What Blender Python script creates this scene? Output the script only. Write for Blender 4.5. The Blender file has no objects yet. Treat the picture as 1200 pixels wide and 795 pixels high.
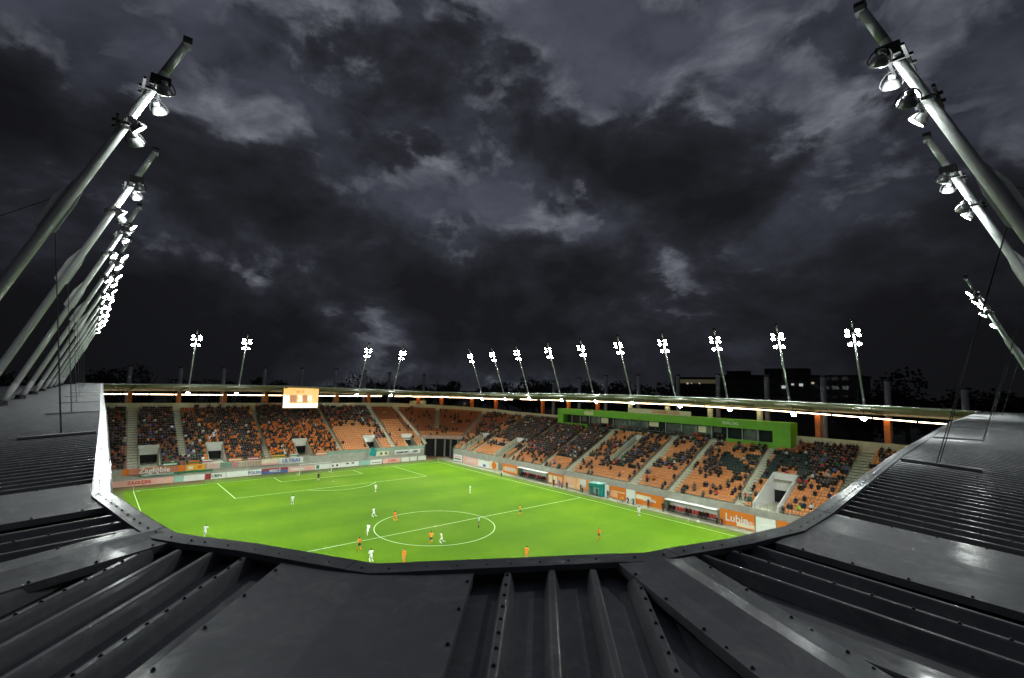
import bpy, math, random
import numpy as np
from mathutils import Vector, Matrix
random.seed(7); rng = np.random.RandomState(11)
sc = bpy.context.scene
C = sc.collection
R = math.radians

# ------------------------------------------------------------------ camera
ca, cb, cc = 0.853526462, 1.66974517, 0.0277849237
M3 = Matrix.Rotation(ca, 3, 'Z') @ Matrix.Rotation(cb, 3, 'X') @ Matrix.Rotation(cc, 3, 'Z')
cam = bpy.data.cameras.new('camera'); cam.lens = 16.876; cam.sensor_width = 36
cam.clip_start = 0.05; cam.clip_end = 4000
co = bpy.data.objects.new('camera', cam); C.objects.link(co)
co.matrix_world = Matrix.Translation((117.444738, -8.05961236, 21.7558048)) @ M3.to_4x4()
sc.camera = co
CAM = co.matrix_world.translation.copy()

# ------------------------------------------------------------------ node helpers
def newmat(name):
    m = bpy.data.materials.new(name); m.use_nodes = True
    nt = m.node_tree; b = nt.nodes['Principled BSDF']
    return m, nt, b
def N(nt, t, **kw):
    n = nt.nodes.new(t)
    for k, v in kw.items(): setattr(n, k, v)
    return n
def ramp(nt, src, stops, interp='LINEAR'):
    r = N(nt, 'ShaderNodeValToRGB'); r.color_ramp.interpolation = interp
    e = r.color_ramp.elements
    e[0].position, e[0].color = stops[0][0], (*stops[0][1], 1)
    e[1].position, e[1].color = stops[1][0], (*stops[1][1], 1)
    for p, c in stops[2:]:
        x = e.new(p); x.color = (*c, 1)
    nt.links.new(src, r.inputs[0]); return r
def math_n(nt, op, a, b=None, c=None):
    n = N(nt, 'ShaderNodeMath', operation=op)
    for i, v in enumerate((a, b, c)):
        if v is None: continue
        if isinstance(v, (int, float)): n.inputs[i].default_value = v
        else: nt.links.new(v, n.inputs[i])
    return n.outputs[0]

# ------------------------------------------------------------------ world: night overcast
w = bpy.data.worlds.new('World'); sc.world = w; w.use_nodes = True
nt = w.node_tree; nt.nodes.clear()
out = N(nt, 'ShaderNodeOutputWorld'); bg = N(nt, 'ShaderNodeBackground'); nt.links.new(bg.outputs[0], out.inputs[0])
tc = N(nt, 'ShaderNodeTexCoord'); sep = N(nt, 'ShaderNodeSeparateXYZ'); nt.links.new(tc.outputs['Generated'], sep.inputs[0])
# the cloud deck: each layer is noise over the dome, flattened towards the horizon
cmb = N(nt, 'ShaderNodeCombineXYZ')
nt.links.new(sep.outputs[0], cmb.inputs[0]); nt.links.new(sep.outputs[1], cmb.inputs[1]); nt.links.new(math_n(nt, 'MULTIPLY', sep.outputs[2], 1.7), cmb.inputs[2])
SKY = (3.6, (2, 2, 14))
def noise(scale, det, rough, dist, off):
    mp = N(nt, 'ShaderNodeMapping'); mp.inputs['Location'].default_value = off; nt.links.new(cmb.outputs[0], mp.inputs[0])
    n = N(nt, 'ShaderNodeTexNoise'); n.inputs['Scale'].default_value = scale; n.inputs['Detail'].default_value = det
    n.inputs['Roughness'].default_value = rough; n.inputs['Distortion'].default_value = dist
    nt.links.new(mp.outputs[0], n.inputs['Vector']); return n.outputs[0]
n1 = noise(SKY[0], 12, 0.57, 0.15, SKY[1]); n3 = noise(SKY[0]*2.1, 9, 0.56, 0.3, (9, 1, 2)); n4 = noise(SKY[0]*0.6, 2, 0.5, 0.0, (4, 4, 1))
zt = N(nt, 'ShaderNodeMapRange'); zt.inputs[1].default_value = 0.10; zt.inputs[2].default_value = 0.62; zt.inputs[3].default_value = -0.13; zt.inputs[4].default_value = 0.07; nt.links.new(sep.outputs[2], zt.inputs[0])
v = math_n(nt, 'ADD', math_n(nt, 'ADD', n1, zt.outputs[0]), math_n(nt, 'MULTIPLY', math_n(nt, 'SUBTRACT', n4, 0.5), 0.35))
thick = ramp(nt, v, [(0.32, (0.0085, 0.0088, 0.0108)), (0.44, (0.0150, 0.0157, 0.0200)), (0.53, (0.028, 0.030, 0.041)), (0.68, (0.050, 0.053, 0.073))], 'LINEAR')
gap = math_n(nt, 'MULTIPLY', ramp(nt, v, [(0.48, (0,)*3), (0.545, (1,)*3), (0.66, (0.15,)*3)]).outputs[0], ramp(nt, n3, [(0.46, (0,)*3), (0.66, (1,)*3)]).outputs[0])
add = N(nt, 'ShaderNodeMix', data_type='RGBA', blend_type='ADD'); nt.links.new(gap, add.inputs[0]); nt.links.new(thick.outputs[0], add.inputs[6]); add.inputs[7].default_value = (0.11, 0.114, 0.132, 1)
# the thinner, moonlit part of the deck lies ahead
vd = N(nt, 'ShaderNodeVectorMath', operation='DOT_PRODUCT'); nt.links.new(tc.outputs['Generated'], vd.inputs[0])
vd.inputs[1].default_value = Vector((-0.66, 0.58, 0.52)).normalized()
lobe = N(nt, 'ShaderNodeMapRange', interpolation_type='SMOOTHSTEP'); lobe.inputs[1].default_value = 0.45; lobe.inputs[2].default_value = 1.0
lobe.inputs[3].default_value = 0.55; lobe.inputs[4].default_value = 1.2; nt.links.new(vd.outputs['Value'], lobe.inputs[0])
sc2 = N(nt, 'ShaderNodeVectorMath', operation='SCALE'); nt.links.new(add.outputs[2], sc2.inputs[0]); nt.links.new(lobe.outputs[0], sc2.inputs['Scale'])
# the last trace of twilight from the physical sky behind the clouds
sky = N(nt, 'ShaderNodeTexSky', sky_type='NISHITA'); sky.sun_disc = False; sky.sun_elevation = R(-4); sky.sun_rotation = R(120)
skys = N(nt, 'ShaderNodeVectorMath', operation='SCALE'); nt.links.new(sky.outputs[0], skys.inputs[0]); skys.inputs['Scale'].default_value = 0.01
fin = N(nt, 'ShaderNodeVectorMath', operation='ADD'); nt.links.new(sc2.outputs[0], fin.inputs[0]); nt.links.new(skys.outputs[0], fin.inputs[1])
nt.links.new(fin.outputs[0], bg.inputs[0]); bg.inputs[1].default_value = 1.0

sun = bpy.data.lights.new('moonlight', 'SUN'); sun.energy = 0.03; sun.angle = R(20); sun.color = (0.85, 0.9, 1.0)
so = bpy.data.objects.new('moonlight', sun); C.objects.link(so); so.rotation_euler = (R(40), 0, R(200))

sc.view_settings.view_transform = 'Standard'; sc.view_settings.look = 'None'
sc.view_settings.exposure = 0; sc.view_settings.gamma = 1
sc.cycles.use_denoising = True
sc.cycles.max_bounces = 5; sc.cycles.diffuse_bounces = 2; sc.cycles.glossy_bounces = 3; sc.cycles.sample_clamp_indirect = 4
sc.cycles.caustics_reflective = False; sc.cycles.caustics_refractive = False

# ------------------------------------------------------------------ materials
def plain(name, col, rough=0.6, metal=0.0, var=0.12, scale=3.0, bump=0.0, spec=0.5):
    m, nt, b = newmat(name)
    t = N(nt, 'ShaderNodeTexCoord'); n = N(nt, 'ShaderNodeTexNoise'); n.inputs['Scale'].default_value = scale; n.inputs['Detail'].default_value = 5
    nt.links.new(t.outputs['Object'], n.inputs['Vector'])
    lo = tuple(c * (1 - var) for c in col); hi = tuple(min(1, c * (1 + var)) for c in col)
    r = ramp(nt, n.outputs[0], [(0.3, lo), (0.7, hi)])
    nt.links.new(r.outputs[0], b.inputs['Base Color'])
    b.inputs['Roughness'].default_value = rough; b.inputs['Metallic'].default_value = metal
    b.inputs['Specular IOR Level'].default_value = spec
    if bump:
        bp = N(nt, 'ShaderNodeBump'); bp.inputs['Strength'].default_value = bump; nt.links.new(n.outputs[0], bp.inputs['Height']); nt.links.new(bp.outputs[0], b.inputs['Normal'])
    return m
def emit(name, col, s, sampled=False):
    m, nt, b = newmat(name); b.inputs['Base Color'].default_value = (0.6, 0.6, 0.6, 1)
    b.inputs['Emission Color'].default_value = (*col, 1); b.inputs['Emission Strength'].default_value = s
    if not sampled: m.cycles.emission_sampling = 'NONE'
    return m
def roofmat(name, col, rough, coat=0.2):
    # coated steel: fine drawn streaks, dust and rain marks vary the gloss
    m, nt, b = newmat(name)
    t = N(nt, 'ShaderNodeTexCoord')
    n = N(nt, 'ShaderNodeTexNoise'); n.inputs['Scale'].default_value = 1.6; n.inputs['Detail'].default_value = 8; n.inputs['Roughness'].default_value = 0.65
    nt.links.new(t.outputs['Object'], n.inputs['Vector'])
    n2 = N(nt, 'ShaderNodeTexNoise'); n2.inputs['Scale'].default_value = 14; n2.inputs['Detail'].default_value = 6
    nt.links.new(t.outputs['Object'], n2.inputs['Vector'])
    r = ramp(nt, n.outputs[0], [(0.3, tuple(c * 0.8 for c in col)), (0.7, tuple(c * 1.2 for c in col))])
    st = N(nt, 'ShaderNodeTexNoise'); st.inputs['Scale'].default_value = 3.5; st.inputs['Detail'].default_value = 10; st.inputs['Roughness'].default_value = 0.75; st.inputs['Distortion'].default_value = 1.2
    nt.links.new(t.outputs['Object'], st.inputs['Vector'])
    dust = ramp(nt, st.outputs[0], [(0.50, (0,)*3), (0.72, (0.55,)*3)])
    dm = N(nt, 'ShaderNodeMix', data_type='RGBA'); nt.links.new(dust.outputs[0], dm.inputs[0]); nt.links.new(r.outputs[0], dm.inputs[6]); dm.inputs[7].default_value = (col[0]*1.9+0.01, col[1]*1.85+0.01, col[2]*1.7+0.005, 1)
    nt.links.new(dm.outputs[2], b.inputs['Base Color'])
    rr = N(nt, 'ShaderNodeMapRange'); rr.inputs[3].default_value = rough - 0.12; rr.inputs[4].default_value = rough + 0.18
    mix = math_n(nt, 'ADD', math_n(nt, 'MULTIPLY', n.outputs[0], 0.6), math_n(nt, 'MULTIPLY', n2.outputs[0], 0.4))
    nt.links.new(mix, rr.inputs[0]); nt.links.new(rr.outputs[0], b.inputs['Roughness'])
    b.inputs['Metallic'].default_value = 0.2
    b.inputs['Coat Weight'].default_value = coat
    cr = N(nt, 'ShaderNodeMapRange'); cr.inputs[1].default_value = 0.35; cr.inputs[2].default_value = 0.7; cr.inputs[3].default_value = 0.07; cr.inputs[4].default_value = 0.30; nt.links.new(st.outputs[0], cr.inputs[0]); nt.links.new(cr.outputs[0], b.inputs['Coat Roughness'])
    bp = N(nt, 'ShaderNodeBump'); bp.inputs['Strength'].default_value = 0.35; bp.inputs['Distance'].default_value = 0.012
    oc = N(nt, 'ShaderNodeTexNoise'); oc.inputs['Scale'].default_value = 2.2; oc.inputs['Detail'].default_value = 2; nt.links.new(t.outputs['Object'], oc.inputs['Vector'])
    nt.links.new(math_n(nt, 'ADD', math_n(nt, 'MULTIPLY', oc.outputs[0], 1.0), math_n(nt, 'MULTIPLY', n2.outputs[0], 0.06)), bp.inputs['Height']); nt.links.new(bp.outputs[0], b.inputs['Normal'])
    return m
M = {}
M['roof'] = roofmat('roof_sheet', (0.21, 0.213, 0.226), 0.60, 0.16)
M['flash'] = roofmat('roof_flashing', (0.16, 0.163, 0.173), 0.56, 0.14)
M['screw'] = plain('screw_head', (0.01, 0.01, 0.01), 0.5)
M['mast'] = plain('mast_paint', (0.46, 0.48, 0.47), 0.45, 0.0, 0.08, 2)
M['darksteel'] = plain('dark_steel', (0.02, 0.02, 0.022), 0.5, 0.3)
M['cable'] = plain('cable_steel', (0.03, 0.03, 0.03), 0.5, 0.3)
M['housing'] = plain('lamp_housing', (0.35, 0.35, 0.36), 0.35, 0.6)
M['lens'] = emit('lamp_lens', (0.93, 1.0, 0.97), 40)
M['lens_far'] = emit('lamp_lens_full', (0.93, 1.0, 0.97), 330)
M['lens_mid'] = emit('lamp_lens_mid', (0.93, 1.0, 0.97), 150)
M['strip'] = emit('strip_light', (1.0, 0.72, 0.44), 12, True)
M['underlamp'] = emit('under_roof_lamp', (0.93, 1.0, 0.98), 300)
M['concrete'] = plain('concrete', (0.60, 0.60, 0.46), 0.85, 0, 0.18, 2.5)
M['terrace'] = plain('terrace_concrete', (0.34, 0.31, 0.24), 0.9, 0, 0.15, 2)
M['white'] = plain('white_paint', (0.76, 0.76, 0.71), 0.6, 0, 0.1, 4)
M['palewall'] = plain('pale_wall', (0.72, 0.64, 0.46), 0.8, 0, 0.1, 1.5)
M['seat'] = plain('orange_seat', (0.84, 0.35, 0.12), 0.45, 0, 0.2, 9)
M['seat_shaded'] = plain('shaded_orange_seat', (0.42, 0.11, 0.035), 0.45, 0, 0.2, 9)  # orange seats with the shade under the roof put into the colour
M['seat_dark'] = plain('dark_green_seat', (0.035, 0.06, 0.055), 0.45, 0, 0.2, 9)
M['column'] = plain('orange_column', (0.62, 0.15, 0.02), 0.5, 0, 0.1, 1)
M['green'] = plain('green_cladding', (0.17, 0.47, 0.02), 0.5, 0, 0.06, 0.8)
M['glass'] = plain('dark_glass', (0.02, 0.028, 0.03), 0.12, 0, 0.1, 1)
M['pale_glazing'] = plain('grey_green_glazing', (0.13, 0.16, 0.145), 0.25, 0, 0.5, 0.9)  # paler panes: the dim light of the interior is put into their colour
M['glassrail'] = plain('green_glass_railing', (0.30, 0.42, 0.33), 0.25, 0, 0.15, 2)
M['steel'] = plain('galvanised_steel', (0.35, 0.36, 0.34), 0.5, 0.5)
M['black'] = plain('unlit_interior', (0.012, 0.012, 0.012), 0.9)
M['roofunder'] = plain('roof_underside', (0.26, 0.27, 0.20), 0.7, 0, 0.15, 0.6)
M['pylon'] = plain('concrete_pylon', (0.25, 0.25, 0.27), 0.8, 0, 0.08, 1)
M['palegrey'] = plain('pale_grey_wall', (0.40, 0.41, 0.33), 0.8, 0, 0.15, 1.2)
M['lintel'] = plain('pink_lintel', (0.50, 0.33, 0.27), 0.8, 0, 0.15, 2)
M['line'] = plain('line_paint', (0.46, 0.58, 0.34), 0.8, 0, 0.12, 6)
cols = dict(rust=(0.55,0.20,0.12), orange=(0.80, 0.21, 0.015), paleorange=(0.9, 0.5, 0.25), pink=(0.88, 0.50, 0.42), whiteb=(0.88, 0.90, 0.84), cream=(0.85, 0.76, 0.55),
            blue=(0.10, 0.16, 0.42), dred=(0.42, 0.03, 0.04), red=(0.65, 0.06, 0.04), teal=(0.0, 0.25, 0.22), mint=(0.35, 0.62, 0.52), dgreen=(0.02, 0.20, 0.07),
            yellow=(0.88, 0.48, 0.05), navy=(0.015, 0.02, 0.045), grey=(0.10, 0.10, 0.105), dark=(0.012, 0.012, 0.014), brown=(0.05, 0.028, 0.018),
            skin=(0.42, 0.23, 0.15), hair=(0.03, 0.02, 0.015), kitwhite=(0.78, 0.80, 0.78), kitorange=(0.9, 0.22, 0.01), hivis=(0.35, 0.75, 0.05), jeans=(0.05, 0.08, 0.16), lightcoat=(0.6, 0.58, 0.55))
for k, v in cols.items(): M[k] = plain(k + '_cloth' if k in ('kitwhite', 'kitorange', 'hivis', 'jeans', 'lightcoat') else k, v, 0.7, 0, 0.1, 5)

ordw = ['first','second','third','fourth','fifth','sixth','seventh','eighth','ninth','tenth','eleventh','twelfth','thirteenth','fourteenth','fifteenth','sixteenth','seventeenth','eighteenth','nineteenth','twentieth','twenty-first','twenty-second','twenty-third','twenty-fourth','twenty-fifth','twenty-sixth','twenty-seventh','twenty-eighth','twenty-ninth','thirtieth','thirty-first','thirty-second','thirty-third','thirty-fourth','thirty-fifth']
# ------------------------------------------------------------------ mesh helpers
class MB:
    def __init__(s): s.v = []; s.f = []; s.m = []; s.mats = []
    def mi(s, mat):
        if mat not in s.mats: s.mats.append(mat)
        return s.mats.index(mat)
    def add(s, vs, fs, mat):
        o = len(s.v); k = s.mi(mat); s.v += [tuple(q) for q in vs]
        for f in fs: s.f.append(tuple(o + i for i in f)); s.m.append(k)
        return s
    def box(s, a, b, mat, X=None):
        (x0, y0, z0), (x1, y1, z1) = a, b
        vs = [(x0,y0,z0),(x1,y0,z0),(x1,y1,z0),(x0,y1,z0),(x0,y0,z1),(x1,y0,z1),(x1,y1,z1),(x0,y1,z1)]
        if X is not None: vs = [X @ Vector(v) for v in vs]
        return s.add(vs, [(0,3,2,1),(4,5,6,7),(0,1,5,4),(1,2,6,5),(2,3,7,6),(3,0,4,7)], mat)
    def tube(s, p0, p1, r0, r1, mat, n=10, caps=True):
        p0 = Vector(p0); p1 = Vector(p1); d = (p1 - p0).normalized()
        a = d.orthogonal().normalized(); b = d.cross(a)
        vs = []
        for p, r in ((p0, r0), (p1, r1)):
            for i in range(n):
                t = 2 * math.pi * i / n; vs.append(p + (a * math.cos(t) + b * math.sin(t)) * r)
        fs = [(i, (i+1) % n, n + (i+1) % n, n + i) for i in range(n)]
        if caps: fs += [tuple(range(n))[::-1], tuple(range(n, 2*n))]
        return s.add(vs, fs, mat)
    def lathe(s, prof, mat, X=None, n=12):   # prof: (radius, z)
        vs = []
        for r, z in prof:
            for i in range(n):
                t = 2*math.pi*i/n; vs.append(Vector((r*math.cos(t), r*math.sin(t), z)))
        if X is not None: vs = [X @ v for v in vs]
        fs = [(j*n+i, j*n+(i+1) % n, (j+1)*n+(i+1) % n, (j+1)*n+i) for j in range(len(prof)-1) for i in range(n)]
        return s.add(vs, fs, mat)
    def mesh(s, name, smooth=False):
        me = bpy.data.meshes.new(name); me.from_pydata(s.v, [], s.f)
        for m in s.mats: me.materials.append(m)
        if len(s.mats) > 1: me.polygons.foreach_set('material_index', s.m)
        if smooth: me.polygons.foreach_set('use_smooth', [True]*len(s.f))
        me.update(); return me
    def obj(s, name, parent=None, smooth=False, kind=None, loc=None):
        return link(name, s.mesh(name, smooth), parent, kind, loc)
def link(name, me, parent=None, kind=None, loc=None):
    o = bpy.data.objects.new(name, me); C.objects.link(o)
    if parent is not None: o.parent = parent
    if kind: o['kind'] = kind
    if loc is not None: o.location = loc
    return o
def thing(name, label, cat, loc=(0,0,0), rz=0, group=None):
    o = bpy.data.objects.new(name, None); C.objects.link(o); o.location = loc; o.rotation_euler = (0, 0, rz); o.empty_display_size = 0.3
    return tag(o, label, cat, group)
def tag(o, label, cat, group=None):
    o['label'] = label; o['category'] = cat
    if group: o['group'] = group
    return o
def copytree(o, parent=None):
    c = o.copy(); C.objects.link(c); c.parent = parent
    for ch in list(o.children): copytree(ch, c)
    return c
def bulk(name, V, F, MI, mats, parent=None, kind='stuff'):   # V (n,3) F (m,4) quads
    me = bpy.data.meshes.new(name)
    me.vertices.add(len(V)); me.vertices.foreach_set('co', np.asarray(V, np.float32).ravel())
    nf = len(F); k = F.shape[1]
    me.loops.add(nf*k); me.loops.foreach_set('vertex_index', F.astype(np.int32).ravel())
    me.polygons.add(nf); me.polygons.foreach_set('loop_start', np.arange(nf, dtype=np.int32)*k)
    try: me.polygons.foreach_set('loop_total', np.full(nf, k, dtype=np.int32))
    except Exception: pass
    for m in mats: me.materials.append(m)
    me.polygons.foreach_set('material_index', np.asarray(MI, np.int32))
    me.update(calc_edges=True); me.validate()
    return link(name, me, parent, kind)
def quadmesh(me):   # mesh -> verts, quads (tris padded are avoided: triangulated instead)
    me.calc_loop_triangles()
    v = np.array([q.co[:] for q in me.vertices], float)
    t = np.array([q.vertices[:] for q in me.loop_triangles], int)
    mi = np.array([q.material_index for q in me.loop_triangles], int)
    return v, t, mi
def textmesh(txt, size, mat, depth=0.01, bold=0.0):
    cu = bpy.data.curves.new('lettering', 'FONT'); cu.body = txt; cu.size = size; cu.extrude = depth; cu.align_x = 'CENTER'; cu.align_y = 'CENTER'; cu.offset = bold; cu.resolution_u = 2
    o = bpy.data.objects.new('lettering', cu); C.objects.link(o)
    bpy.context.view_layer.update()
    me = bpy.data.meshes.new_from_object(o.evaluated_get(bpy.context.evaluated_depsgraph_get()))
    bpy.data.objects.remove(o); me.materials.clear(); me.materials.append(mat); return me
def lettering(txt, size, mat, parent, loc, rot, bold=0.02, sx=1.0):
    o = link('lettering', textmesh(txt, size, mat, 0.01, bold), parent); o.location = loc; o.rotation_euler = rot; o.scale = (sx, 1, 1); return o

# ------------------------------------------------------------------ ground, pitch, markings
MB().add([(-1500,-1500,-0.25),(1500,-1500,-0.25),(1500,1500,-0.25),(-1500,1500,-0.25)], [(0,1,2,3)], plain('dark_ground', (0.04,0.045,0.035), 0.95, 0, 0.3, 0.02)).obj('ground', kind='structure')
def grassmat():
    m, nt, b = newmat('pitch_grass')
    t = N(nt, 'ShaderNodeTexCoord'); s = N(nt, 'ShaderNodeSeparateXYZ'); nt.links.new(t.outputs['Object'], s.inputs[0])
    st = math_n(nt, 'SINE', math_n(nt, 'MULTIPLY', s.outputs[0], math.pi / 5.5))
    st = math_n(nt, 'MULTIPLY', math_n(nt, 'TANH', math_n(nt, 'MULTIPLY', st, 2.5)), 0.055)
    n = N(nt, 'ShaderNodeTexNoise'); n.inputs['Scale'].default_value = 0.09; n.inputs['Detail'].default_value = 8; n.inputs['Roughness'].default_value = 0.6; nt.links.new(t.outputs['Object'], n.inputs['Vector'])
    n2 = N(nt, 'ShaderNodeTexNoise'); n2.inputs['Scale'].default_value = 2.2; n2.inputs['Detail'].default_value = 6; nt.links.new(t.outputs['Object'], n2.inputs['Vector'])
    v = math_n(nt, 'ADD', math_n(nt, 'ADD', math_n(nt, 'MULTIPLY', n.outputs[0], 0.8), math_n(nt, 'MULTIPLY', n2.outputs[0], 0.2)), st)
    r = ramp(nt, v, [(0.32, (0.056, 0.136, 0.001)), (0.52, (0.070, 0.156, 0.001)), (0.70, (0.092, 0.184, 0.002))])
    # worn, paler turf round the goalmouths and the touchline run of the assistant
    wear = None
    for cx, cy, rx, ry, k in ((1.5,34,6,9,0.75),(11,34,4,5,0.5),(103.5,34,6,9,0.75),(52.5,34,3.5,3.5,0.35),(26,67.5,26,1.6,0.4),(20,50,9,8,0.3),(9,22,7,6,0.25)):
        dx = math_n(nt, 'DIVIDE', math_n(nt, 'SUBTRACT', s.outputs[0], cx), rx); dy = math_n(nt, 'DIVIDE', math_n(nt, 'SUBTRACT', s.outputs[1], cy), ry)
        q = math_n(nt, 'SUBTRACT', 1.0, math_n(nt, 'ADD', math_n(nt, 'MULTIPLY', dx, dx), math_n(nt, 'MULTIPLY', dy, dy)))
        q = math_n(nt, 'MULTIPLY', math_n(nt, 'MAXIMUM', q, 0.0), k); wear = q if wear is None else math_n(nt, 'MAXIMUM', wear, q)
    wn = ramp(nt, n2.outputs[0], [(0.35, (0.25,)*3), (0.62, (1,)*3)])
    wf = math_n(nt, 'MULTIPLY', wear, wn.outputs[0])
    wm = N(nt, 'ShaderNodeMix', data_type='RGBA'); nt.links.new(wf, wm.inputs[0]); nt.links.new(r.outputs[0], wm.inputs[6]); wm.inputs[7].default_value = (0.15, 0.21, 0.03, 1)
    nt.links.new(wm.outputs[2], b.inputs['Base Color']); b.inputs['Roughness'].default_value = 0.9; b.inputs['Specular IOR Level'].default_value = 0.1
    return m
M['grass'] = grassmat()
g = MB()
nx, ny = 24, 16
for i in range(nx):
    for j in range(ny):
        x0, x1 = -1.5 + 108*i/nx, -1.5 + 108*(i+1)/nx; y0, y1 = -1.5 + 71*j/ny, -1.5 + 71*(j+1)/ny
        g.add([(x0,y0,0),(x1,y0,0),(x1,y1,0),(x0,y1,0)], [(0,1,2,3)], M['grass'])
g.obj('pitch', kind='structure')
def sheet(name, x0, x1, y0, y1, z, mat): return MB().box((x0,y0,z-0.15),(x1,y1,z), mat).obj(name, kind='structure')
M['apron'] = plain('green_apron', (0.075, 0.11, 0.012), 0.9, 0, 0.25, 0.8)
M['apron2'] = plain('olive_apron', (0.085, 0.065, 0.012), 0.9, 0, 0.3, 0.5)
M['paving'] = plain('concrete_paving', (0.24, 0.24, 0.17), 0.9, 0, 0.2, 1.0)
sheet('apron', -7, 112, 69.5, 71.0, -0.008, M['apron'])
sheet('path', -7, 112, 71.0, 75.0, -0.004, M['paving'])
sheet('apron', -5.0, -1.5, -7, 12, -0.008, M['apron2'])
sheet('apron', -5.0, -1.5, 12, 71.0, -0.012, M['apron'])
sheet('apron', -5.0, 112, -8, -1.5, -0.016, M['apron'])
sheet('path', -16, -5.0, -12, 82, -0.02, plain('red_brown_paving', (0.16, 0.07, 0.03), 0.9, 0, 0.3, 0.5))
lw = 0.12
def line(x0, y0, x1, y1):
    d = Vector((x1-x0, y1-y0, 0)); n = Vector((-d.y, d.x, 0)).normalized()*lw/2; e = d.normalized()*lw/2
    a = Vector((x0,y0,0.004))-e; b = Vector((x1,y1,0.004))+e
    return [a-n, b-n, b+n, a+n]
def marking(segs):
    m = MB()
    for k, q in enumerate(segs):
        vs = line(*q); m.add([(v[0], v[1], 0.004 + 0.0012*k) for v in vs], [(0,1,2,3)], M['line'])
    return m.obj('pitch_marking', kind='structure')
def arcmark(cx, cy, r, a0, a1, n=64):
    m = MB(); vs = []; fs = []
    for i in range(n+1):
        t = a0 + (a1-a0)*i/n
        for q in (r-lw/2, r+lw/2): vs.append((cx+q*math.cos(t), cy+q*math.sin(t), 0.012))
    for i in range(n): fs.append((2*i, 2*i+1, 2*i+3, 2*i+2))
    m.add(vs, fs, M['line']); return m.obj('pitch_marking', kind='structure')
marking([(0,0,105,0),(105,0,105,68),(105,68,0,68),(0,68,0,0)])
marking([(52.5,0.1,52.5,67.9)]); arcmark(52.5,34,9.15,0,2*math.pi,96); arcmark(52.5,34,0.1,0,2*math.pi,10)
for s in (0, 1):
    fx = (lambda x: x) if s == 0 else (lambda x: 105-x)
    marking([(fx(0),13.84,fx(16.5),13.84),(fx(16.5),13.84,fx(16.5),54.16),(fx(16.5),54.16,fx(0),54.16)])
    marking([(fx(0),24.84,fx(5.5),24.84),(fx(5.5),24.84,fx(5.5),43.16),(fx(5.5),43.16,fx(0),43.16)])
    a = math.acos(5.5/9.15); arcmark(fx(11),34,9.15,*((-a,a) if s == 0 else (math.pi-a,math.pi+a)),20); arcmark(fx(11),34,0.1,0,2*math.pi,10)
for cx, cy, a in ((0,0,0),(105,0,math.pi/2),(105,68,math.pi),(0,68,-math.pi/2)): arcmark(cx,cy,1.0,a,a+math.pi/2,8)

# goal
M['net'] = plain('net_cord', (0.6,0.62,0.6), 0.8)
gl = thing('goal', 'white goal frame with net in front of the boards of the far end stand', 'goal', (0,34,0))
for y in (-3.66, 3.66): MB().tube((0,y,0),(0,y,2.44),0.07,0.07,M['white'],8).obj('post', gl)
MB().tube((0,-3.73,2.44),(0,3.73,2.44),0.07,0.07,M['white'],8).obj('crossbar', gl)
nb = MB()
for i in range(16):
    y = -3.66+7.32*i/15; nb.tube((0,y,2.44),(-1.0,y,2.3),0.012,0.012,M['net'],3,False); nb.tube((-1.0,y,2.3),(-2.0,y,0),0.012,0.012,M['net'],3,False)
for k in range(6):
    t = k/5; nb.tube((-1-t,-3.66,2.3*(1-t)),(-1-t,3.66,2.3*(1-t)),0.012,0.012,M['net'],3,False)
    for y in (-3.66,3.66): nb.tube((0,y,0.45*k),(-2.0+0.2*k,y,0.45*k),0.012,0.012,M['net'],3,False)
nb.obj('net', gl)
for y in (-3.66, 3.66): MB().tube((0,y,0.04),(-2,y,0.04),0.03,0.03,M['white'],6).obj('ground_bar', gl)
for i, (x, y, lb) in enumerate(((0,0,'corner flag at the near left corner of the pitch, beside the bare olive apron'),(0,68,'corner flag at the far corner of the pitch, by the tunnel gate'))):
    cf = thing('corner_flag', lb, 'corner flag', (x,y,0), 0, 'corner flags')
    MB().tube((0,0,0),(0,0,1.5),0.025,0.02,M['white'],6).obj('pole', cf)
    MB().add([(0,0,1.5),(0.42,0.05,1.42),(0.4,0.08,1.2),(0,0,1.15),(0,0.012,1.5),(0.42,0.062,1.42),(0.4,0.092,1.2),(0,0.012,1.15)], [(0,1,2,3),(7,6,5,4)], M['orange']).obj('flag', cf)

# ------------------------------------------------------------------ far stands (end stand + side stand, joined by a curved corner)
XC, YC, R0 = 1.5, 66.0, 9.0
TREAD = 0.85; NROW = 24; DMAX = TREAD*NROW
def prof(w): return 3.0 + 0.1*w, 0.537 + (0.455-0.537)*w      # front height, rake
def zrow(i, w): z0, s = prof(w); return z0 + s*TREAD*i
def path(d, step=1.0):
    pts = []
    for y in np.arange(-14, YC, step*2): pts.append((-7.5-d, y, 0.0, 180.0))
    for a in np.arange(180, 89.9, -5.0): pts.append((XC+(R0+d)*math.cos(R(a)), YC+(R0+d)*math.sin(R(a)), (180-a)/90, a))
    for x in np.arange(XC+step*2, 113, step*2): pts.append((x, 75+d, 1.0, 90.0))
    return pts
SPLIT = 135.0
A0, A1 = 112.0, 168.0     # angles of the tunnel opening in the corner
def in_end(p): return p[3] > SPLIT - 0.01
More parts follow.
